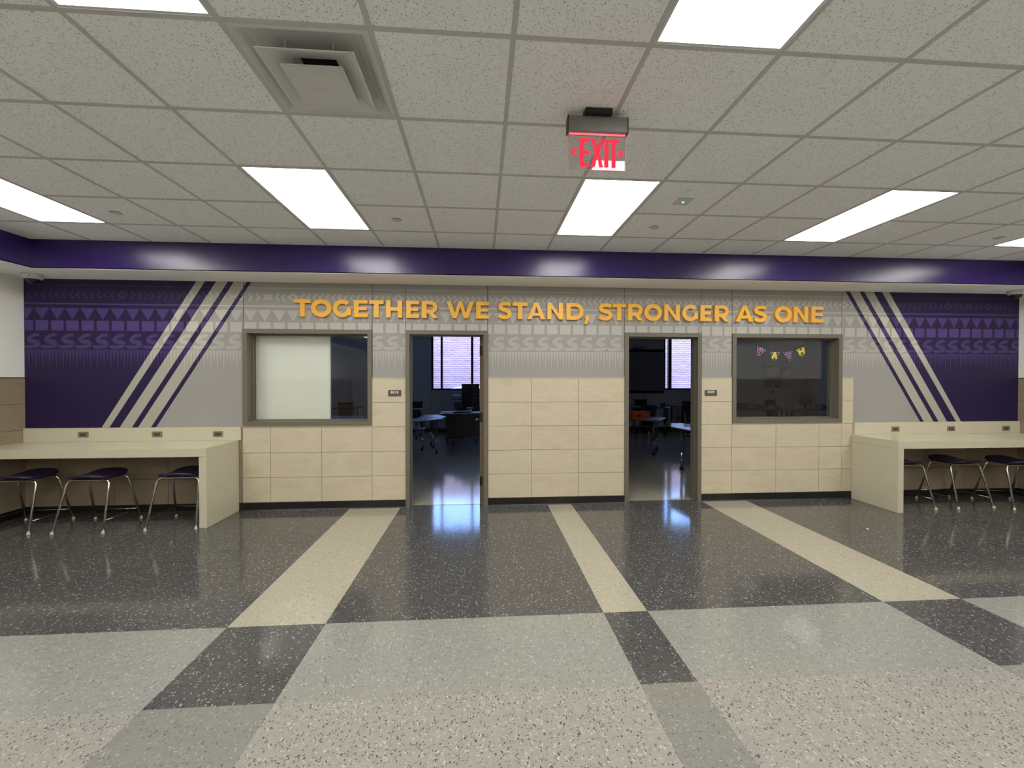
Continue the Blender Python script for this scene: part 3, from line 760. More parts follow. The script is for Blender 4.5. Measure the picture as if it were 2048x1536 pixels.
# ---- raised wall letters
def stroke(path, w, closed=False):
    L, Rr = [], []; n = len(path)
    for i, p in enumerate(path):
        a = path[(i-1) % n] if closed else path[max(i-1, 0)]; b = path[(i+1) % n] if closed else path[min(i+1, n-1)]
        d = Vector((b[0]-a[0], b[1]-a[1])).normalized(); ww = w[i] if isinstance(w, list) else w
        L.append((p[0]-d.y*ww/2, p[1]+d.x*ww/2)); Rr.append((p[0]+d.y*ww/2, p[1]-d.x*ww/2))
    q = []
    for i in range(n if closed else n-1):
        j = (i+1) % n; q.append([L[i], Rr[i], Rr[j], L[j]])
    return q
def strip_solid(bm, quads, y0, y1):
    n = len(quads)
    for q in quads: prism(bm, q, 'y', y0, y1)
def arc(cx, cz, rx, rz, a0, a1, n=24): return [(cx+rx*math.cos(math.radians(a0+(a1-a0)*k/n)), cz+rz*math.sin(math.radians(a0+(a1-a0)*k/n))) for k in range(n+1)]
def glyph(ch, w):
    t, h = .262, .212; P = []
    if ch == 'T': P = [R4(0, w, 1-h, 1), R4(w/2-t/2, w/2+t/2, 0, 1-h)]
    elif ch == 'E': P = [R4(0, t, 0, 1), R4(t, w, 0, h*.97), R4(t, w, 1-h*.97, 1), R4(t, w*.93, .41, .59)]
    elif ch == 'H': P = [R4(0, t, 0, 1), R4(w-t, w, 0, 1), R4(t, w-t, .40, .60)]
    elif ch == 'N': P = [R4(0, t*.95, 0, 1), R4(w-t*.95, w, 0, 1), [(0, 1), (t*.86, 1), (w, 0), (w-t*.86, 0)]]
    elif ch == 'A': P = [[(0, 0), (t*1.05, 0), (w/2+.01, .78), (w/2+.12, 1), (w/2-.12, 1)], [(w, 0), (w-t*1.05, 0), (w/2-.01, .78), (w/2-.12, 1), (w/2+.12, 1)], R4(.24*w, .76*w, .20, .38)]
    elif ch == 'W':
        q = t*.93; P = [[(0, 1), (q, 1), (w*.305+.02, .26), (w*.305+.09, 0), (w*.305-.13, 0)], [(w*.305-.11, 0), (w*.305+.09, 0), (w*.5+.10, 1), (w*.5-.10, 1)],
                        [(w*.695-.09, 0), (w*.695+.11, 0), (w*.5+.10, 1), (w*.5-.10, 1)], [(w, 1), (w-q, 1), (w*.695-.02, .26), (w*.695-.09, 0), (w*.695+.13, 0)]]
    elif ch == 'O': P = stroke(arc(w/2, .5, w/2-.128, .39, 0, 360, 40)[:-1], .25, True)
    elif ch == 'D': P = [R4(0, t, 0, 1)]+stroke([(t, .105)]+arc(w-.50, .5, .375, .395, -90, 90, 24)+[(t, .895)], .225)
    elif ch == 'G':
        P = stroke(arc(w/2+.02, .5, w/2-.11, .395, 40, 318, 30), .24)+[R4(w-.245, w-.005, .12, .53)]
    elif ch == 'R':
        P = [R4(0, t, 0, 1)]+stroke([(t, .905)]+[(p[0], p[1]) for p in arc(w-.40, .638, .275, .255, 90, -90, 18)]+[(t, .383)], .215)+[[(w-.53, .30), (w-.28, .34), (w, 0), (w-.26, 0)]]
    elif ch == 'S':
        k = w/.86
        pts = [(.775, .835), (.64, .895), (.50, .915), (.33, .90), (.20, .84), (.145, .73), (.19, .63), (.31, .565), (.46, .525), (.61, .475), (.70, .39), (.715, .28), (.66, .17), (.53, .10), (.38, .085), (.22, .115), (.06, .195)]
        P = stroke([(a*k, b) for a, b in pts], [.21, .21, .21, .22, .235, .245, .245, .24, .24, .24, .245, .245, .245, .235, .22, .21, .21])
    elif ch == ',':
        P = [[(w*.5+.14*math.cos(a), .125+.13*math.sin(a)) for a in [2*math.pi*i/16 for i in range(16)]], [(w*.5-.12, .10), (w*.5+.14, .10), (w*.5+.13, .03), (w*.5-.02, -.26), (w*.5-.19, -.26), (w*.5-.10, -.02)]]
    return P
WORDS = [('TOGETHER', [(-.578, -.389), (-.381, -.142), (-.126, .089), (.124, .288), (.306, .478), (.507, .701), (.749, .906), (.94, 1.13)]),
         ('WE', [(1.24, 1.575), (1.604, 1.761)]), ('STAND', [(1.871, 2.05), (2.055, 2.245), (2.24, 2.469), (2.494, 2.692), (2.735, 2.956)]), (',', [(2.964, 3.037)]),
         ('STRONGER', [(3.141, 3.332), (3.326, 3.503), (3.53, 3.722), (3.74, 3.973), (4.003, 4.207), (4.238, 4.45), (4.483, 4.629), (4.674, 4.863)]),
         ('AS', [(4.955, 5.195), (5.195, 5.385)]), ('ONE', [(5.488, 5.718), (5.746, 5.944), (5.989, 6.156)])]
ORD = ['first', 'second', 'third', 'fourth', 'fifth', 'sixth', 'seventh', 'last']
for word, spans in WORDS:
    for i, (a, b) in enumerate(spans):
        z0 = 2.340-.0013*(a+.58); hgt = .209; ch = word[i]
        bm = bmesh.new()
        for k, p in enumerate(glyph(ch, (b-a)/hgt)): prism(bm, [(q[0]*hgt, q[1]*hgt) for q in p], 'y', -.0004*(k % 4), .0365)
        nm = 'comma' if ch == ',' else 'wall_letter'
        o = obj(nm, bm, 'letter_gold', None, (a, 3.394, z0))
        rank = ORD[i] if i < len(word)-1 or len(word) == 1 else 'last'
        lb = 'raised golden comma after STAND in the wall slogan' if ch == ',' else 'raised golden letter %s, %s letter of the word %s on the wall' % (ch, rank, word)
        tag(o, lb, 'letter', 'golden slogan letters on the mural')

# ---- room number signs
def seg7(ch, x, z, w, h, t):
    k = t/h; A = lambda pts, ww=None: stroke(pts, ww or k*1.25)
    e = w/h
    P = {'B': [R4(0, k*1.3, 0, 1)]+A([(k, .93)]+arc(e-.30, .74, .22, .19, 90, -90, 10)+[(k, .53)])+A([(k, .50)]+arc(e-.30, .28, .25, .22, 90, -90, 10)+[(k, .07)]),
         '2': A(arc(e/2, .72, e/2-k*.6, .21, 160, -40, 14)+[(k*.6, .09)])+[R4(0, e, 0, k*1.2)],
         '1': [R4(e/2-k*.6, e/2+k*.6, 0, 1), [(e*.08, .72), (e*.5, .84), (e*.5, 1), (e*.4, 1)]],
         '0': stroke(arc(e/2, .5, e/2-k*.55, .41, 0, 360, 20)[:-1], k*1.2, True),
         '9': stroke(arc(e/2, .68, e/2-k*.55, .23, 0, 360, 16)[:-1], k*1.2, True)+A([(e-k*.6, .66), (e-k*.7, .35), (e*.5, .08), (e*.2, .06)])}[ch]
    return [[(x+q[0]*h, z+q[1]*h) for q in p] for p in P]
for txt, (a, b), (z0, z1), side in (('B210', (.524, .682), (1.377, 1.452), 'left'), ('B209', (4.557, 4.72), (1.374, 1.447), 'right')):
    o = empty('room_sign', ((a+b)/2, YT, (z0+z1)/2)); tag(o, 'small dark grey plaque reading %s beside the %s doorway' % (txt, side), 'sign', 'room number plaques')
    w, h = (b-a)/2, (z1-z0)/2
    obj('plate', bev(BOX(-w, w, -.008, 0, -h, h), .002), 'sign_dark', o)
    for k, ch in enumerate(txt): obj('character', solid(seg7(ch, -.044+k*.0235, -.004, .018, .029, .005), -.0095, -.008), 'sign_white', o)

# ---- counters with outlets
def counter(name, x0, x1, end, yf, label):
    o = empty(name, ((x0+x1)/2, yf, 0)); cx = (x0+x1)/2; tag(o, label, 'counter', 'cream counters under the mural')
    loc = lambda *a: BOX(a[0]-cx, a[1]-cx, a[2]-yf, a[3]-yf, a[4], a[5])
    obj('countertop', bev(loc(x0, x1, yf, YT-.004, .760, .852), .003), 'quartz', o)
    xa, xb = (x1-.078, x1) if end > 0 else (x0, x0+.074)
    obj('end_panel', bev(loc(xa, xb, yf, YT-.004, 0, .7595), .003), 'quartz', o)
    obj('backsplash', bev(loc(x0+(.0 if end > 0 else .028), x1-(.0 if end < 0 else -.03), YT-.024, YM-.002, .8525, 1.014), .002), 'quartz', o)
counter('wall_counter', XL+.010, -1.238, 1, 2.825, 'cream speckled counter with end panel below the left mural')
counter('wall_counter', 6.583, XR-.010, -1, 2.79, 'cream speckled counter with end panel below the right mural')
def outlet(x, z, label):
    o = empty('power_outlet', (x, YT-.024, z)); tag(o, label, 'outlet', 'power outlets in the counter backsplash')
    obj('cover_plate', bev(BOX(-.058, .058, -.005, 0, -.034, .034), .002), 'outlet_grey', o)
    obj('socket_face', bev(BOX(-.036, .036, -.0065, -.005, -.018, .018), .002), 'outlet_dark', o)
    for s in (-1, 1):
        for dz in (-.006, .006): obj('slot', BOX(s*.018-.0045, s*.018+.0045, -.0069, -.0065, dz-.0012, dz+.0012), 'black_plastic', o)
    obj('screw', LATHE([(0, .0), (.003, .0), (.003, .001), (0, .001)], (.048, -.006, 0), 8), 'metal_trim', o)
for x, z, lb in ((-2.967, .937, 'left counter, nearest the left corner'), (-2.151, .934, 'left counter, the middle of three'), (-1.464, .931, 'left counter, nearest the interior window'),
                 (7.187, .921, 'right counter, nearest the interior window'), (7.992, .921, 'right counter, the middle of three'), (8.802, .919, 'right counter, nearest the right corner')):
    outlet(x, z, 'grey power outlet on the '+lb)

# ---- stools
def make_stool(label):
    o = empty('stool', (0, 0, 0)); tag(o, label, 'stool', 'purple stools pushed under the counters')
    st = bmesh.new(); N = 20; grid = []
    def sup(a, n=3.2): c, s = math.cos(a), math.sin(a); return (abs(c)**(2/n)*(1 if c >= 0 else -1), abs(s)**(2/n)*(1 if s >= 0 else -1))
    def zs(x, y): return 578e-3+.016*(y/.21)**2-.024*(x/.205)**2*(1-.6*(y/.21)**2)-.006*math.cos(min(1.5, abs(y)*7))
    rings = []
    for layer in (0, 1):
        rr = []
        for q in (1.0, .97, .8, .55, .3):
            rr.append([st.verts.new((.205*q*sup(2*math.pi*k/40)[0]*(1-.09*(1-abs(sup(2*math.pi*k/40)[1]))), .212*q*sup(2*math.pi*k/40)[1], 0)) for k in range(40)])
        rings.append(rr)
    for layer, rr in enumerate(rings):
        for qi, ring in enumerate(rr):
            for v in ring:
                v.co.z = zs(v.co.x, v.co.y)+(0 if layer == 0 else -.026)+(-.007 if (qi == 0 and layer == 0) else 0)+(.006 if (qi == 0 and layer == 1) else 0)
        cvt = st.verts.new((0, 0, zs(0, 0)+(0 if layer == 0 else -.026)))
        for a, b in zip(rr, rr[1:]):
            for k in range(40): st.faces.new((a[k], a[(k+1) % 40], b[(k+1) % 40], b[k])).smooth = True
        for k in range(40): st.faces.new((rr[-1][k], rr[-1][(k+1) % 40], cvt)).smooth = True
    for k in range(40): st.faces.new((rings[0][0][k], rings[0][0][(k+1) % 40], rings[1][0][(k+1) % 40], rings[1][0][k])).smooth = True
    obj('seat', st, 'seat_purple', o)
    mt = bmesh.new(); box(mt, -.11, .11, -.125, -.085, .528, .562); box(mt, -.11, .11, .085, .125, .528, .566); box(mt, -.055, .055, -.085, .085, .545, .556)
    obj('seat_mount', bev(mt, .006), 'seat_mount', o)
    fr_ = bmesh.new()
    for s in (-1, 1):
        pts = fillet([(-.243, s*.236, .03), (-.205, s*.112, .523), (.205, s*.112, .523), (.243, s*.236, .03)], .055, 7)
        obj('leg_frame', TUBE(pts, .0115, 12), 'chrome', o)
    fb = bmesh.new(); zf = .125; fx, fy = .236, .214
    tube(fb, fillet([(-fx-.004, -fy-.004, zf), (-fx+.012, -fy+.02, zf), (-fx+.006, fy, zf), (-fx+.02, fy+.008, zf)][:2]+[(-fx+.004, fy-.004, zf)], .01), .0045, 8)
    tube(fb, [(fx, -fy, zf), (fx-.004, fy, zf)], .0045, 8); tube(fb, [(-fx, fy, zf), (0, fy+.006, zf-.006), (fx, fy, zf)], .0045, 8)
    obj('foot_rail', fb, 'chrome', o)
    for sx in (-1, 1):
        for sy in (-1, 1): obj('foot_glide', LATHE([(0, 0), (.013, 0), (.0155, .004), (.014, .011), (.0115, .016), (.0115, .030), (0, .030)], (sx*.2445, sy*.241, 0), 14), 'glide', o)
    return o
SS = [(-2.441, 2.978, 0, 'purple stool with chrome legs under the left counter, middle of three'), (-3.172, 2.99, .02, 'purple stool with chrome legs under the left counter, nearest the corner'),
      (-1.588, 3.03, .05, 'purple stool with chrome legs under the left counter, beside the end panel'), (6.925, 3.115, -.02, 'purple stool with chrome legs under the right counter, beside the end panel'),
      (7.695, 3.115, .03, 'purple stool with chrome legs under the right counter, middle of three'), (8.37, 3.01, -.10, 'purple stool with chrome legs under the right counter, at the photo edge')]
st0 = make_stool(SS[0][3]); st0.location = (SS[0][0], SS[0][1], 0); st0.rotation_euler = (0, 0, SS[0][2])
for x, y, r, lb in SS[1:]: dup(st0, (x, y, 0), r, lb)

# ---- scrap of paper on the dark floor
p = onZ(1735, 1058, 0); sc_ = bmesh.new()
prism(sc_, [(-.016, -.006), (-.004, -.009), (.012, -.004), (.017, .005), (.004, .008), (-.010, .006)], 'z', 0, .0015)
tag(obj('paper_scrap', sc_, 'paper', None, (p.x, p.y, .0002)), 'tiny pale scrap lying on the dark floor before the right counter', 'scrap')

# ---- white panel behind the left window, pennants on the right window
wp = empty('white_panel', (-.69, 3.612, 1.03)); tag(wp, 'large plain white panel standing behind the left interior window', 'panel')
obj('board', BOX(-.50, .442, 0, .018, 0, 1.15), 'board_white', wp)
obj('edge_strip', bev(BOX(.442, .458, -.003, .021, 0, 1.15), .001), 'metal_white', wp)
for z in (.06, .42, .80, 1.1): obj('rivet', LATHE([(0, 0), (.004, 0), (.004, .002), (0, .002)], (.45, -.005, z), 8), 'outlet_dark', wp)
flags = [((5.343, 2.044), (5.494, 1.985), (5.358, 1.884), 'M'), ((5.525, 1.965), (5.680, 1.955), (5.590, 1.818), 'A'), ((5.712, 1.952), (5.860, 1.976), (5.815, 1.822), 'T'), ((5.891, 1.983), (6.026, 2.045), (6.005, 1.890), 'H')]
def LT(ch):
    t = .26
    return {'M': [R4(0, t, 0, 1), R4(1-t, 1, 0, 1), [(0, 1), (t, 1), (.5+.1, .35), (.5-.1, .35)], [(1, 1), (1-t, 1), (.4, .35), (.6, .35)]], 'A': [[(0, 0), (t, 0), (.62, 1), (.38, 1)], [(1, 0), (1-t, 0), (.38, 1), (.62, 1)], R4(.2, .8, .22, .45)],
            'T': [R4(0, 1, .72, 1), R4(.36, .64, 0, .72)], 'H': [R4(0, t, 0, 1), R4(1-t, 1, 0, 1), R4(t, 1-t, .37, .63)]}[ch]
for a, b, c, ch in flags:
    a, b, c = Vector(a), Vector(b), Vector(c); m = (a+b)/2; ux = (b-a).normalized(); uy = (m-c).normalized(); w, h = (b-a).length, (m-c).length
    col_ = 'purple' if ch in 'MT' else 'yellow'
    o = empty('pennant', (m.x, 3.553, m.y)); tag(o, 'black dotted paper pennant with a %s letter %s on the right window' % (col_, ch), 'pennant', 'paper pennants on the right window')
    P = lambda s, t: (ux.x*s+uy.x*t, ux.y*s+uy.y*t)
    obj('paper_triangle', solid([[P(-w/2, 0), P(0, -h), P(w/2, 0)]], -.001, 0), 'pennant_black', o)
    dt = bmesh.new(); k = 0; tt = -.012
    while tt > -h+.008:
        hw = w/2*(1+tt/h)-.005; s0 = (-hw if k % 2 == 0 else -hw+.012); n = int(2*hw/.024)
        for i in range(n+1):
            s_ = -n*.012+i*.024
            if abs(s_) <= hw: prism(dt, [P(s_+.0064*math.cos(q), tt+.0064*math.sin(q)) for q in [math.pi*2*j/8 for j in range(8)]], 'y', -.0016, -.001)
        tt -= .022; k += 1
    tag(obj('polka_dots', dt, 'pennant_white', o), kind='stuff')
    sw = .088
    obj('letter', solid([[P((q[0]-.5)*sw, -.100+q[1]*.092) for q in pl] for pl in LT(ch)], -.0026, -.0016), 'pennant_'+col_, o)

# ================================================================== CLASSROOMS
def caster(bm, x, y):
    lathe(bm, [(0, .055), (.014, .055), (.016, .075), (.016, .10), (0, .10)], (x, y, 0), 10)
    for s in (-.014, .014):
        A = [[bm.verts.new((x+.03*math.cos(a), y+s+d, .03+.03*math.sin(a))) for a in [2*math.pi*k/12 for k in range(12)]] for d in (-.009, .009)]
        bm.faces.new(A[0]); bm.faces.new(A[1][::-1])
        for k in range(12): bm.faces.new((A[0][k], A[0][(k+1) % 12], A[1][(k+1) % 12], A[1][k]))
def table(poly, legs, h, label, group='student tables in the classrooms', top='table_grey'):
    cx = sum(p[0] for p in poly)/len(poly); cy = sum(p[1] for p in poly)/len(poly)
    o = empty('student_table', (cx, cy, 0)); tag(o, label, 'table', group); q = [(p[0]-cx, p[1]-cy) for p in poly]
    obj('table_top', PRISM(q, 'z', h-.024, h), top, o); obj('edge_band', PRISM([(a*1.004, b*1.004) for a, b in q], 'z', h-.026, h-.004), 'table_edge', o)
    for x, y in legs:
        x -= cx; y -= cy
        lg = obj('leg', TUBE([(x, y, .36), (x, y, h-.026)], .026, 12), 'leg_grey', o)
        obj('lower_tube', TUBE([(x, y, .09), (x, y, .37)], .018, 10), 'chrome', lg)
        cb = bmesh.new(); caster(cb, x, y); obj('caster', cb, 'black_plastic', lg)
    return o
table([(.84, 7.32), (.79, 7.48), (-.75, 7.42), (-.35, 6.25), (-.02, 6.28)], [(.70, 7.22), (.22, 6.64), (-.55, 7.3)], .74, 'grey student table nearest the B210 doorway')
table([(.79, 7.52), (.86, 7.76), (.58, 8.45), (.30, 8.4), (.24, 7.5)], [(.55, 7.93), (.45, 8.3), (.34, 7.6)], .74, 'grey student table pushed against the one nearest the B210 doorway')
table([(.12, 9.85), (.02, 9.35), (-1.2, 9.35), (-1.2, 9.95)], [(-.02, 9.84), (-.08, 9.45), (-1.1, 9.45), (-1.1, 9.85)], .80, 'grey table against the rear wall, seen at the left of the B210 doorway')
table([(-1.85, 10.3), (-3.6, 10.15), (-3.6, 10.75), (-1.85, 10.85)], [(-2.0, 10.45), (-3.0, 10.35), (-3.45, 10.6), (-2.0, 10.75)], .80, 'dark table at the rear wall seen through the left window')
table([(-.95, 7.5), (-2.6, 7.3), (-2.6, 8.1), (-.95, 8.25)], [(-1.1, 7.65), (-1.1, 8.1), (-2.45, 7.45), (-2.45, 8.0)], .74, 'grey table just below the sill of the left window')
table([(5.05, 5.45), (5.33, 6.05), (6.6, 5.95), (6.3, 4.6), (5.14, 4.87)], [(5.14, 5.24), (5.22, 5.0), (6.3, 5.75), (6.15, 4.8)], .74, 'pale student table at the right of the B209 doorway')
table([(5.31, 6.52), (5.76, 7.23), (4.95, 8.05), (4.15, 7.75), (4.35, 7.2)], [(5.25, 6.70), (5.55, 7.25), (4.9, 7.85), (4.45, 7.35)], .74, 'student table carrying the orange box')
table([(5.9, 9.95), (7.0, 9.70), (7.15, 10.15), (6.1, 10.40)], [(6.05, 10.05), (6.9, 9.85), (7.0, 10.1), (6.2, 10.3)], .80, 'far table with papers at the left of the B209 doorway')
table([(7.25, 10.3), (8.0, 10.25), (8.0, 10.8), (7.25, 10.8)], [(7.35, 10.4), (7.9, 10.35), (7.9, 10.7), (7.35, 10.7)], .82, 'far table below the rear window, left of two')
table([(8.02, 10.25), (9.2, 10.2), (9.2, 10.8), (8.02, 10.8)], [(8.12, 10.35), (9.1, 10.3), (9.1, 10.7), (8.12, 10.7)], .82, 'far table below the rear window, right of two')
table([(8.3, 8.9), (9.9, 8.7), (10.0, 9.4), (8.4, 9.6)], [(8.45, 9.0), (9.8, 8.85), (9.85, 9.3), (8.5, 9.45)], .80, 'dark table crowded with items behind the right window', top='desk_dark')
table([(10.0, 9.0), (11.6, 8.8), (11.7, 9.5), (10.1, 9.7)], [(10.15, 9.1), (11.45, 8.95), (11.5, 9.4), (10.2, 9.55)], .78, 'dark table with a blue folder stack behind the right window', top='desk_dark')
def make_chair(label):
    o = empty('school_chair', (0, 0, 0)); tag(o, label, 'chair', 'dark school chairs in the classrooms')
    def shell(us, vs, f):
        bm = bmesh.new(); g = [[[bm.verts.new(f(u, v)+Vector((0, 0, 0))) for v in vs] for u in us], None]; a = g[0]
        n = Vector((0, .012, -.012)); b = [[bm.verts.new(vv.co+n) for vv in r] for r in a]; U, V = len(us), len(vs)
        for i in range(U-1):
            for j in range(V-1):
                bm.faces.new((a[i][j], a[i+1][j], a[i+1][j+1], a[i][j+1])).smooth = True; bm.faces.new((b[i][j], b[i][j+1], b[i+1][j+1], b[i+1][j])).smooth = True
        for i in range(U-1):
            bm.faces.new((a[i][0], b[i][0], b[i+1][0], a[i+1][0])); bm.faces.new((a[i][-1], a[i+1][-1], b[i+1][-1], b[i][-1]))
        for j in range(V-1):
            bm.faces.new((a[0][j], a[0][j+1], b[0][j+1], b[0][j])); bm.faces.new((a[-1][j], b[-1][j], b[-1][j+1], a[-1][j+1]))
        return bm
    L = [k/8*2-1 for k in range(9)]
    obj('seat', shell(L, L, lambda u, v: Vector((.205*u*(1-.06*v*v), .20*v, .455+.018*u*u+.02*(v*v*v if v > 0 else -v*v)))), 'chair_navy', o)
    obj('backrest', shell(L, L, lambda u, v: Vector(((.16+.045*(v+1)/2)*u, .20+.07*(v+1)/2-.03*u*u, .50+.235*(v+1)+.01*u*u*v))), 'chair_navy', o)
    for s in (-1, 1):
        obj('leg', TUBE(fillet([(s*.14, -.06, .44), (s*.175, -.16, .42), (s*.235, -.23, .01)], .03), .0105, 8), 'chrome', o)
        obj('leg', TUBE(fillet([(s*.14, .06, .44), (s*.175, .15, .42), (s*.225, .25, .01)], .03), .0105, 8), 'chrome', o)
    return o
CH = [((.14, 7.90, 0), 1.57, 'chair with a shiny seat under the table inside the B210 doorway'), ((-.20, 10.35, 0), 3.14, 'chair back behind the far table at the left of the B210 doorway'),
      ((-2.03, 9.98, 0), 3.2, 'dark chair drawn up to the table seen through the left window'), ((6.60, 10.70, 0), 0, 'chair behind the far table with papers, right of two'),
      ((6.02, 10.70, 0), 0, 'chair behind the far table with papers, left of two'), ((7.62, 10.1, 0), 3.14, 'dark chair in front of the far tables below the rear window'),
      ((5.47, 7.76, 0), -.785, 'chair at the far right side of the table carrying the orange box'), ((6.35, 7.6, 0), -1.0, 'dark chair standing between the two nearer tables in the B209 room'),
      ((4.48, 8.07, 0), .36, 'chair on the far left side of the table carrying the orange box'), ((5.95, 6.20, 0), -.05, 'chair behind the pale table at the right of the B209 doorway'),
      ((10.35, 9.95, 0), .1, 'tall backed chair at the table behind the right window')]
ch0 = make_chair(CH[0][2]); ch0.location = CH[0][0]; ch0.rotation_euler = (0, 0, CH[0][1])
for l, r, lb in CH[1:]: dup(ch0, l, r, lb)

# teacher's desk and its clutter
dk = empty('teacher_desk', (1.5, 8.75, 0)); tag(dk, 'dark rolling teacher desk inside the B210 doorway', 'desk')
obj('desk_top', bev(BOX(-.86, .75, -.40, .42, .735, .762), .003), 'desk_dark', dk)
obj('front_panel', BOX(-.70, .62, -.36, -.335, .20, .735), 'desk_dark', dk)
obj('pedestal', BOX(-.68, -.25, -.32, .36, .14, .733), 'cabinet_dark', dk)
for x, y in ((-.70, .05), (-.53, -.40), (.02, -.28), (.6, -.3)):
    cb = bmesh.new(); caster(cb, x, y); box(cb, x-.05, x+.05, y-.03, y+.03, .10, .14); obj('caster', cb, 'black_plastic', dk)
cz = empty('cabinet', (1.3, 10.55, 0)); tag(cz, 'low dark cabinet under the rear window of the left classroom', 'cabinet')
obj('body', BOX(-.35, .9, -.27, .27, .04, .83), 'cabinet_dark', cz); obj('top', BOX(-.37, .92, -.29, .29, .83, .855), 'desk_dark', cz)
for x in (-.345, .075, .495): obj('cabinet_door', BOX(x, x+.405, -.285, -.27, .06, .80), 'cabinet_dark', cz)
du = empty('drawer_unit', (1.33, 10.5, .855)); tag(du, 'dark tower of small drawers standing on the low cabinet', 'drawer unit')
obj('body', BOX(-.25, .25, -.16, .2, 0, .60), 'cabinet_dark', du)
obj('lid', BOX(-.262, .262, -.17, .21, .60, .612), 'metal_white', du)
for k in range(5):
    d = obj('drawer', BOX(.0, .245, -.175, -.16, .02+k*.115, .12+k*.115), 'black_plastic', du); obj('drawer_handle', BOX(.07, .17, -.185, -.175, .085+k*.115, .095+k*.115), 'metal_white', d)
pt = empty('paper_tray', (.94, 10.35, .855)); tag(pt, 'stacked paper trays beside the dark drawer tower', 'paper tray')
for k in range(4): obj('tray', BOX(-.12, .12, -.12, .12, k*.085, k*.085+.03), 'cabinet_dark', pt)
for s in (-1, 1): obj('post', BOX(s*.12-.006, s*.12+.006, .10, .112, 0, .29), 'cabinet_dark', pt)
mo = empty('monitor', (1.06, 8.98, .762)); tag(mo, 'small dark monitor standing on the teacher desk', 'monitor')
obj('screen', bev(BOX(-.10, .10, 0, .03, .06, .25), .004), 'black_plastic', mo); obj('stand', BOX(-.02, .02, .01, .03, 0, .07), 'black_plastic', mo); obj('foot', BOX(-.07, .07, -.05, .06, 0, .008), 'black_plastic', mo)
def slab(name, x, y, z, w, d, h, rz, mat, label, cat, group=None):
    o = obj(name, bev(BOX(-w/2, w/2, -d/2, d/2, 0, h), min(.003, h/4)), mat, None, (x, y, z)); o.rotation_euler = (0, 0, rz); return tag(o, label, cat, group)
slab('paper_stack', .80, 8.62, .762, .26, .30, .028, .2, 'paper', 'white papers at the left end of the teacher desk', 'papers')
slab('book', 1.12, 8.60, .762, .30, .22, .035, -.1, 'cabinet_dark', 'dark book lying in the middle of the teacher desk', 'book')
slab('folder', 1.22, 8.62, .797, .38, .24, .012, .15, 'paper_blue', 'bluish folder on top of the dark book on the teacher desk', 'folder')
slab('paper_stack', 1.52, 8.55, .762, .24, .30, .02, .3, 'paper', 'pale papers at the right end of the teacher desk', 'papers')
slab('box', 1.36, 8.85, .762, .16, .14, .11, .1, 'cabinet_dark', 'small dark box at the rear of the teacher desk', 'box')
cp = obj('cup', LATHE([(0, 0), (.034, 0), (.042, .10), (.038, .10), (.031, .006), (0, .006)], seg=16), 'paper', None, (1.38, 8.42, .762)); tag(cp, 'small white cup on the teacher desk', 'cup')
# orange box, papers, tablet, blue item
ob = empty('orange_box', (5.08, 7.10, .74), .35); tag(ob, 'orange box with a hand hole on a table inside the B209 doorway', 'box')
obj('carton', bev(BOX(-.235, .235, -.10, .10, 0, .155), .004), 'orange_box', ob); obj('hand_hole', BOX(-.13, -.01, -.1015, -.10, .05, .085), 'black_plastic', ob); obj('sticker', BOX(.02, .12, -.1012, -.10, .02, .12), 'wood_brown', ob)
hd = bmesh.new(); prism(hd, [(-.09, -.01), (-.02, -.028), (.05, -.014), (.14, -.008), (.14, .008), (.05, .014), (-.02, .026), (-.09, .016)], 'z', 0, .014)
tag(obj('handheld_tool', hd, 'black_plastic', None, (5.42, 5.52, .74)), 'small black object lying on the pale table in the B209 doorway', 'tool')
slab('paper_stack', 6.12, 10.15, .80, .3, .22, .012, .1, 'paper', 'white papers at the left end of the far table in the B209 room', 'papers')
bl = slab('blue_box', 6.86, 9.9, .80, .10, .10, .12, .5, 'paper_blue', 'small bright blue box standing on the far table', 'box')
# bulletin board with border and lettering
tb = empty('bulletin_board', (5.6, YB, 1.17)); tag(tb, 'dark bordered bulletin board on the rear wall of the B209 room', 'board')
obj('board', BOX(-1.9, 1.78, -.02, -.001, 0, 1.38), 'tackboard', tb)
for z in (0, 1.30):
    bd = bmesh.new(); box(bd, -1.9, 1.78, -.024, -.02, z, z+.075); k = -1.86
    while k < 1.75: prism(bd, [(k+.03*math.cos(a), z+.0+.016*math.sin(a)) for a in [2*math.pi*i/8 for i in range(8)]], 'y', -.0238, -.0202); k += .075
    obj('border_strip', bd, 'border_black', tb)
TX = {'Y': [[(0, 1), (.25, 1), (.5, .6), (.75, 1), (1, 1), (.62, .45), (.62, 0), (.38, 0), (.38, .45)]], 'A': LT('A'), 'S': stroke([(.9, .85), (.5, .93), (.15, .75), (.5, .52), (.87, .28), (.5, .08), (.1, .16)], .2)}
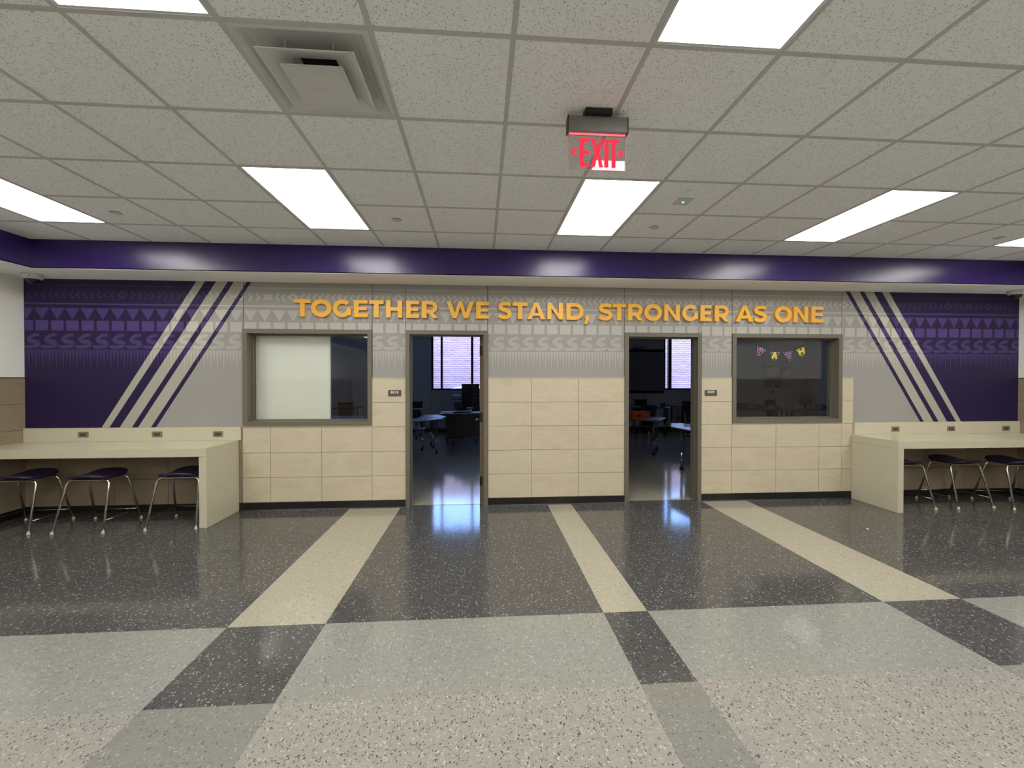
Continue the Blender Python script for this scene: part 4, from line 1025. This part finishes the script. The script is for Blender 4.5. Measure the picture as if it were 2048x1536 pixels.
for k, c_ in enumerate('YASS'): obj('cutout_letter', solid([[(.78+k*.105+q[0]*.085, 1.32+q[1]*.13) for q in pl] for pl in TX[c_]], -.03, -.025), 'black_plastic', tb)
# posters on the rear wall seen through the right window
for k, (a, b, c, d, lb) in enumerate(((10.643, 11.285, 1.65, 2.013, 'largest'), (11.333, 11.623, 1.65, 1.95, 'upper right'), (10.73, 10.983, 1.356, 1.564, 'lower left'), (11.066, 11.27, 1.323, 1.564, 'lower middle'), (11.353, 11.608, 1.355, 1.532, 'lower right'))):
    o = obj('poster', BOX(a, b, YB-.006, YB-.001, c, d), 'poster_brown'); tag(o, 'dim brown poster on the rear wall behind the right window, '+lb+' of five', 'poster', 'posters behind the right window')
# clutter on the dark tables behind the right window
for (x, y, w, d, h, m, nm, lb, ct) in ((8.65, 9.2, .5, .3, .16, 'cabinet_dark', 'bin', 'dark bin on the crowded table behind the right window', 'bin'), (9.2, 9.15, .3, .2, .10, 'desk_dark', 'basket', 'low dark basket on the crowded table behind the right window', 'basket'),
        (9.6, 9.05, .16, .2, .07, 'poster_brown', 'book', 'brown book on the crowded table behind the right window', 'book')):
    slab(nm, x, y, .80, w, d, h, .1, m, lb, ct)
slab('folder_stack', 11.15, 9.1, .78, .45, .3, .10, -.1, 'paper_blue', 'stack of blue folders on the table behind the right window', 'folders')
mn = empty('monitor', (10.75, 9.35, .78), .2); tag(mn, 'dark monitor on the table behind the right window', 'monitor')
obj('screen', bev(BOX(-.24, .24, 0, .03, .09, .38), .004), 'black_plastic', mn); obj('stand', BOX(-.03, .03, .01, .03, 0, .1), 'black_plastic', mn); obj('foot', BOX(-.12, .12, -.08, .08, 0, .01), 'black_plastic', mn)
wc = empty('wall_clock_box', (10.98, YB, 1.22)); tag(wc, 'small dark box fixed to the rear wall below the posters', 'wall box')
obj('body', bev(BOX(-.04, .04, -.05, -.001, -.06, .06), .005), 'black_plastic', wc); obj('face', BOX(-.03, .03, -.052, -.05, -.02, .04), 'cabinet_dark', wc)
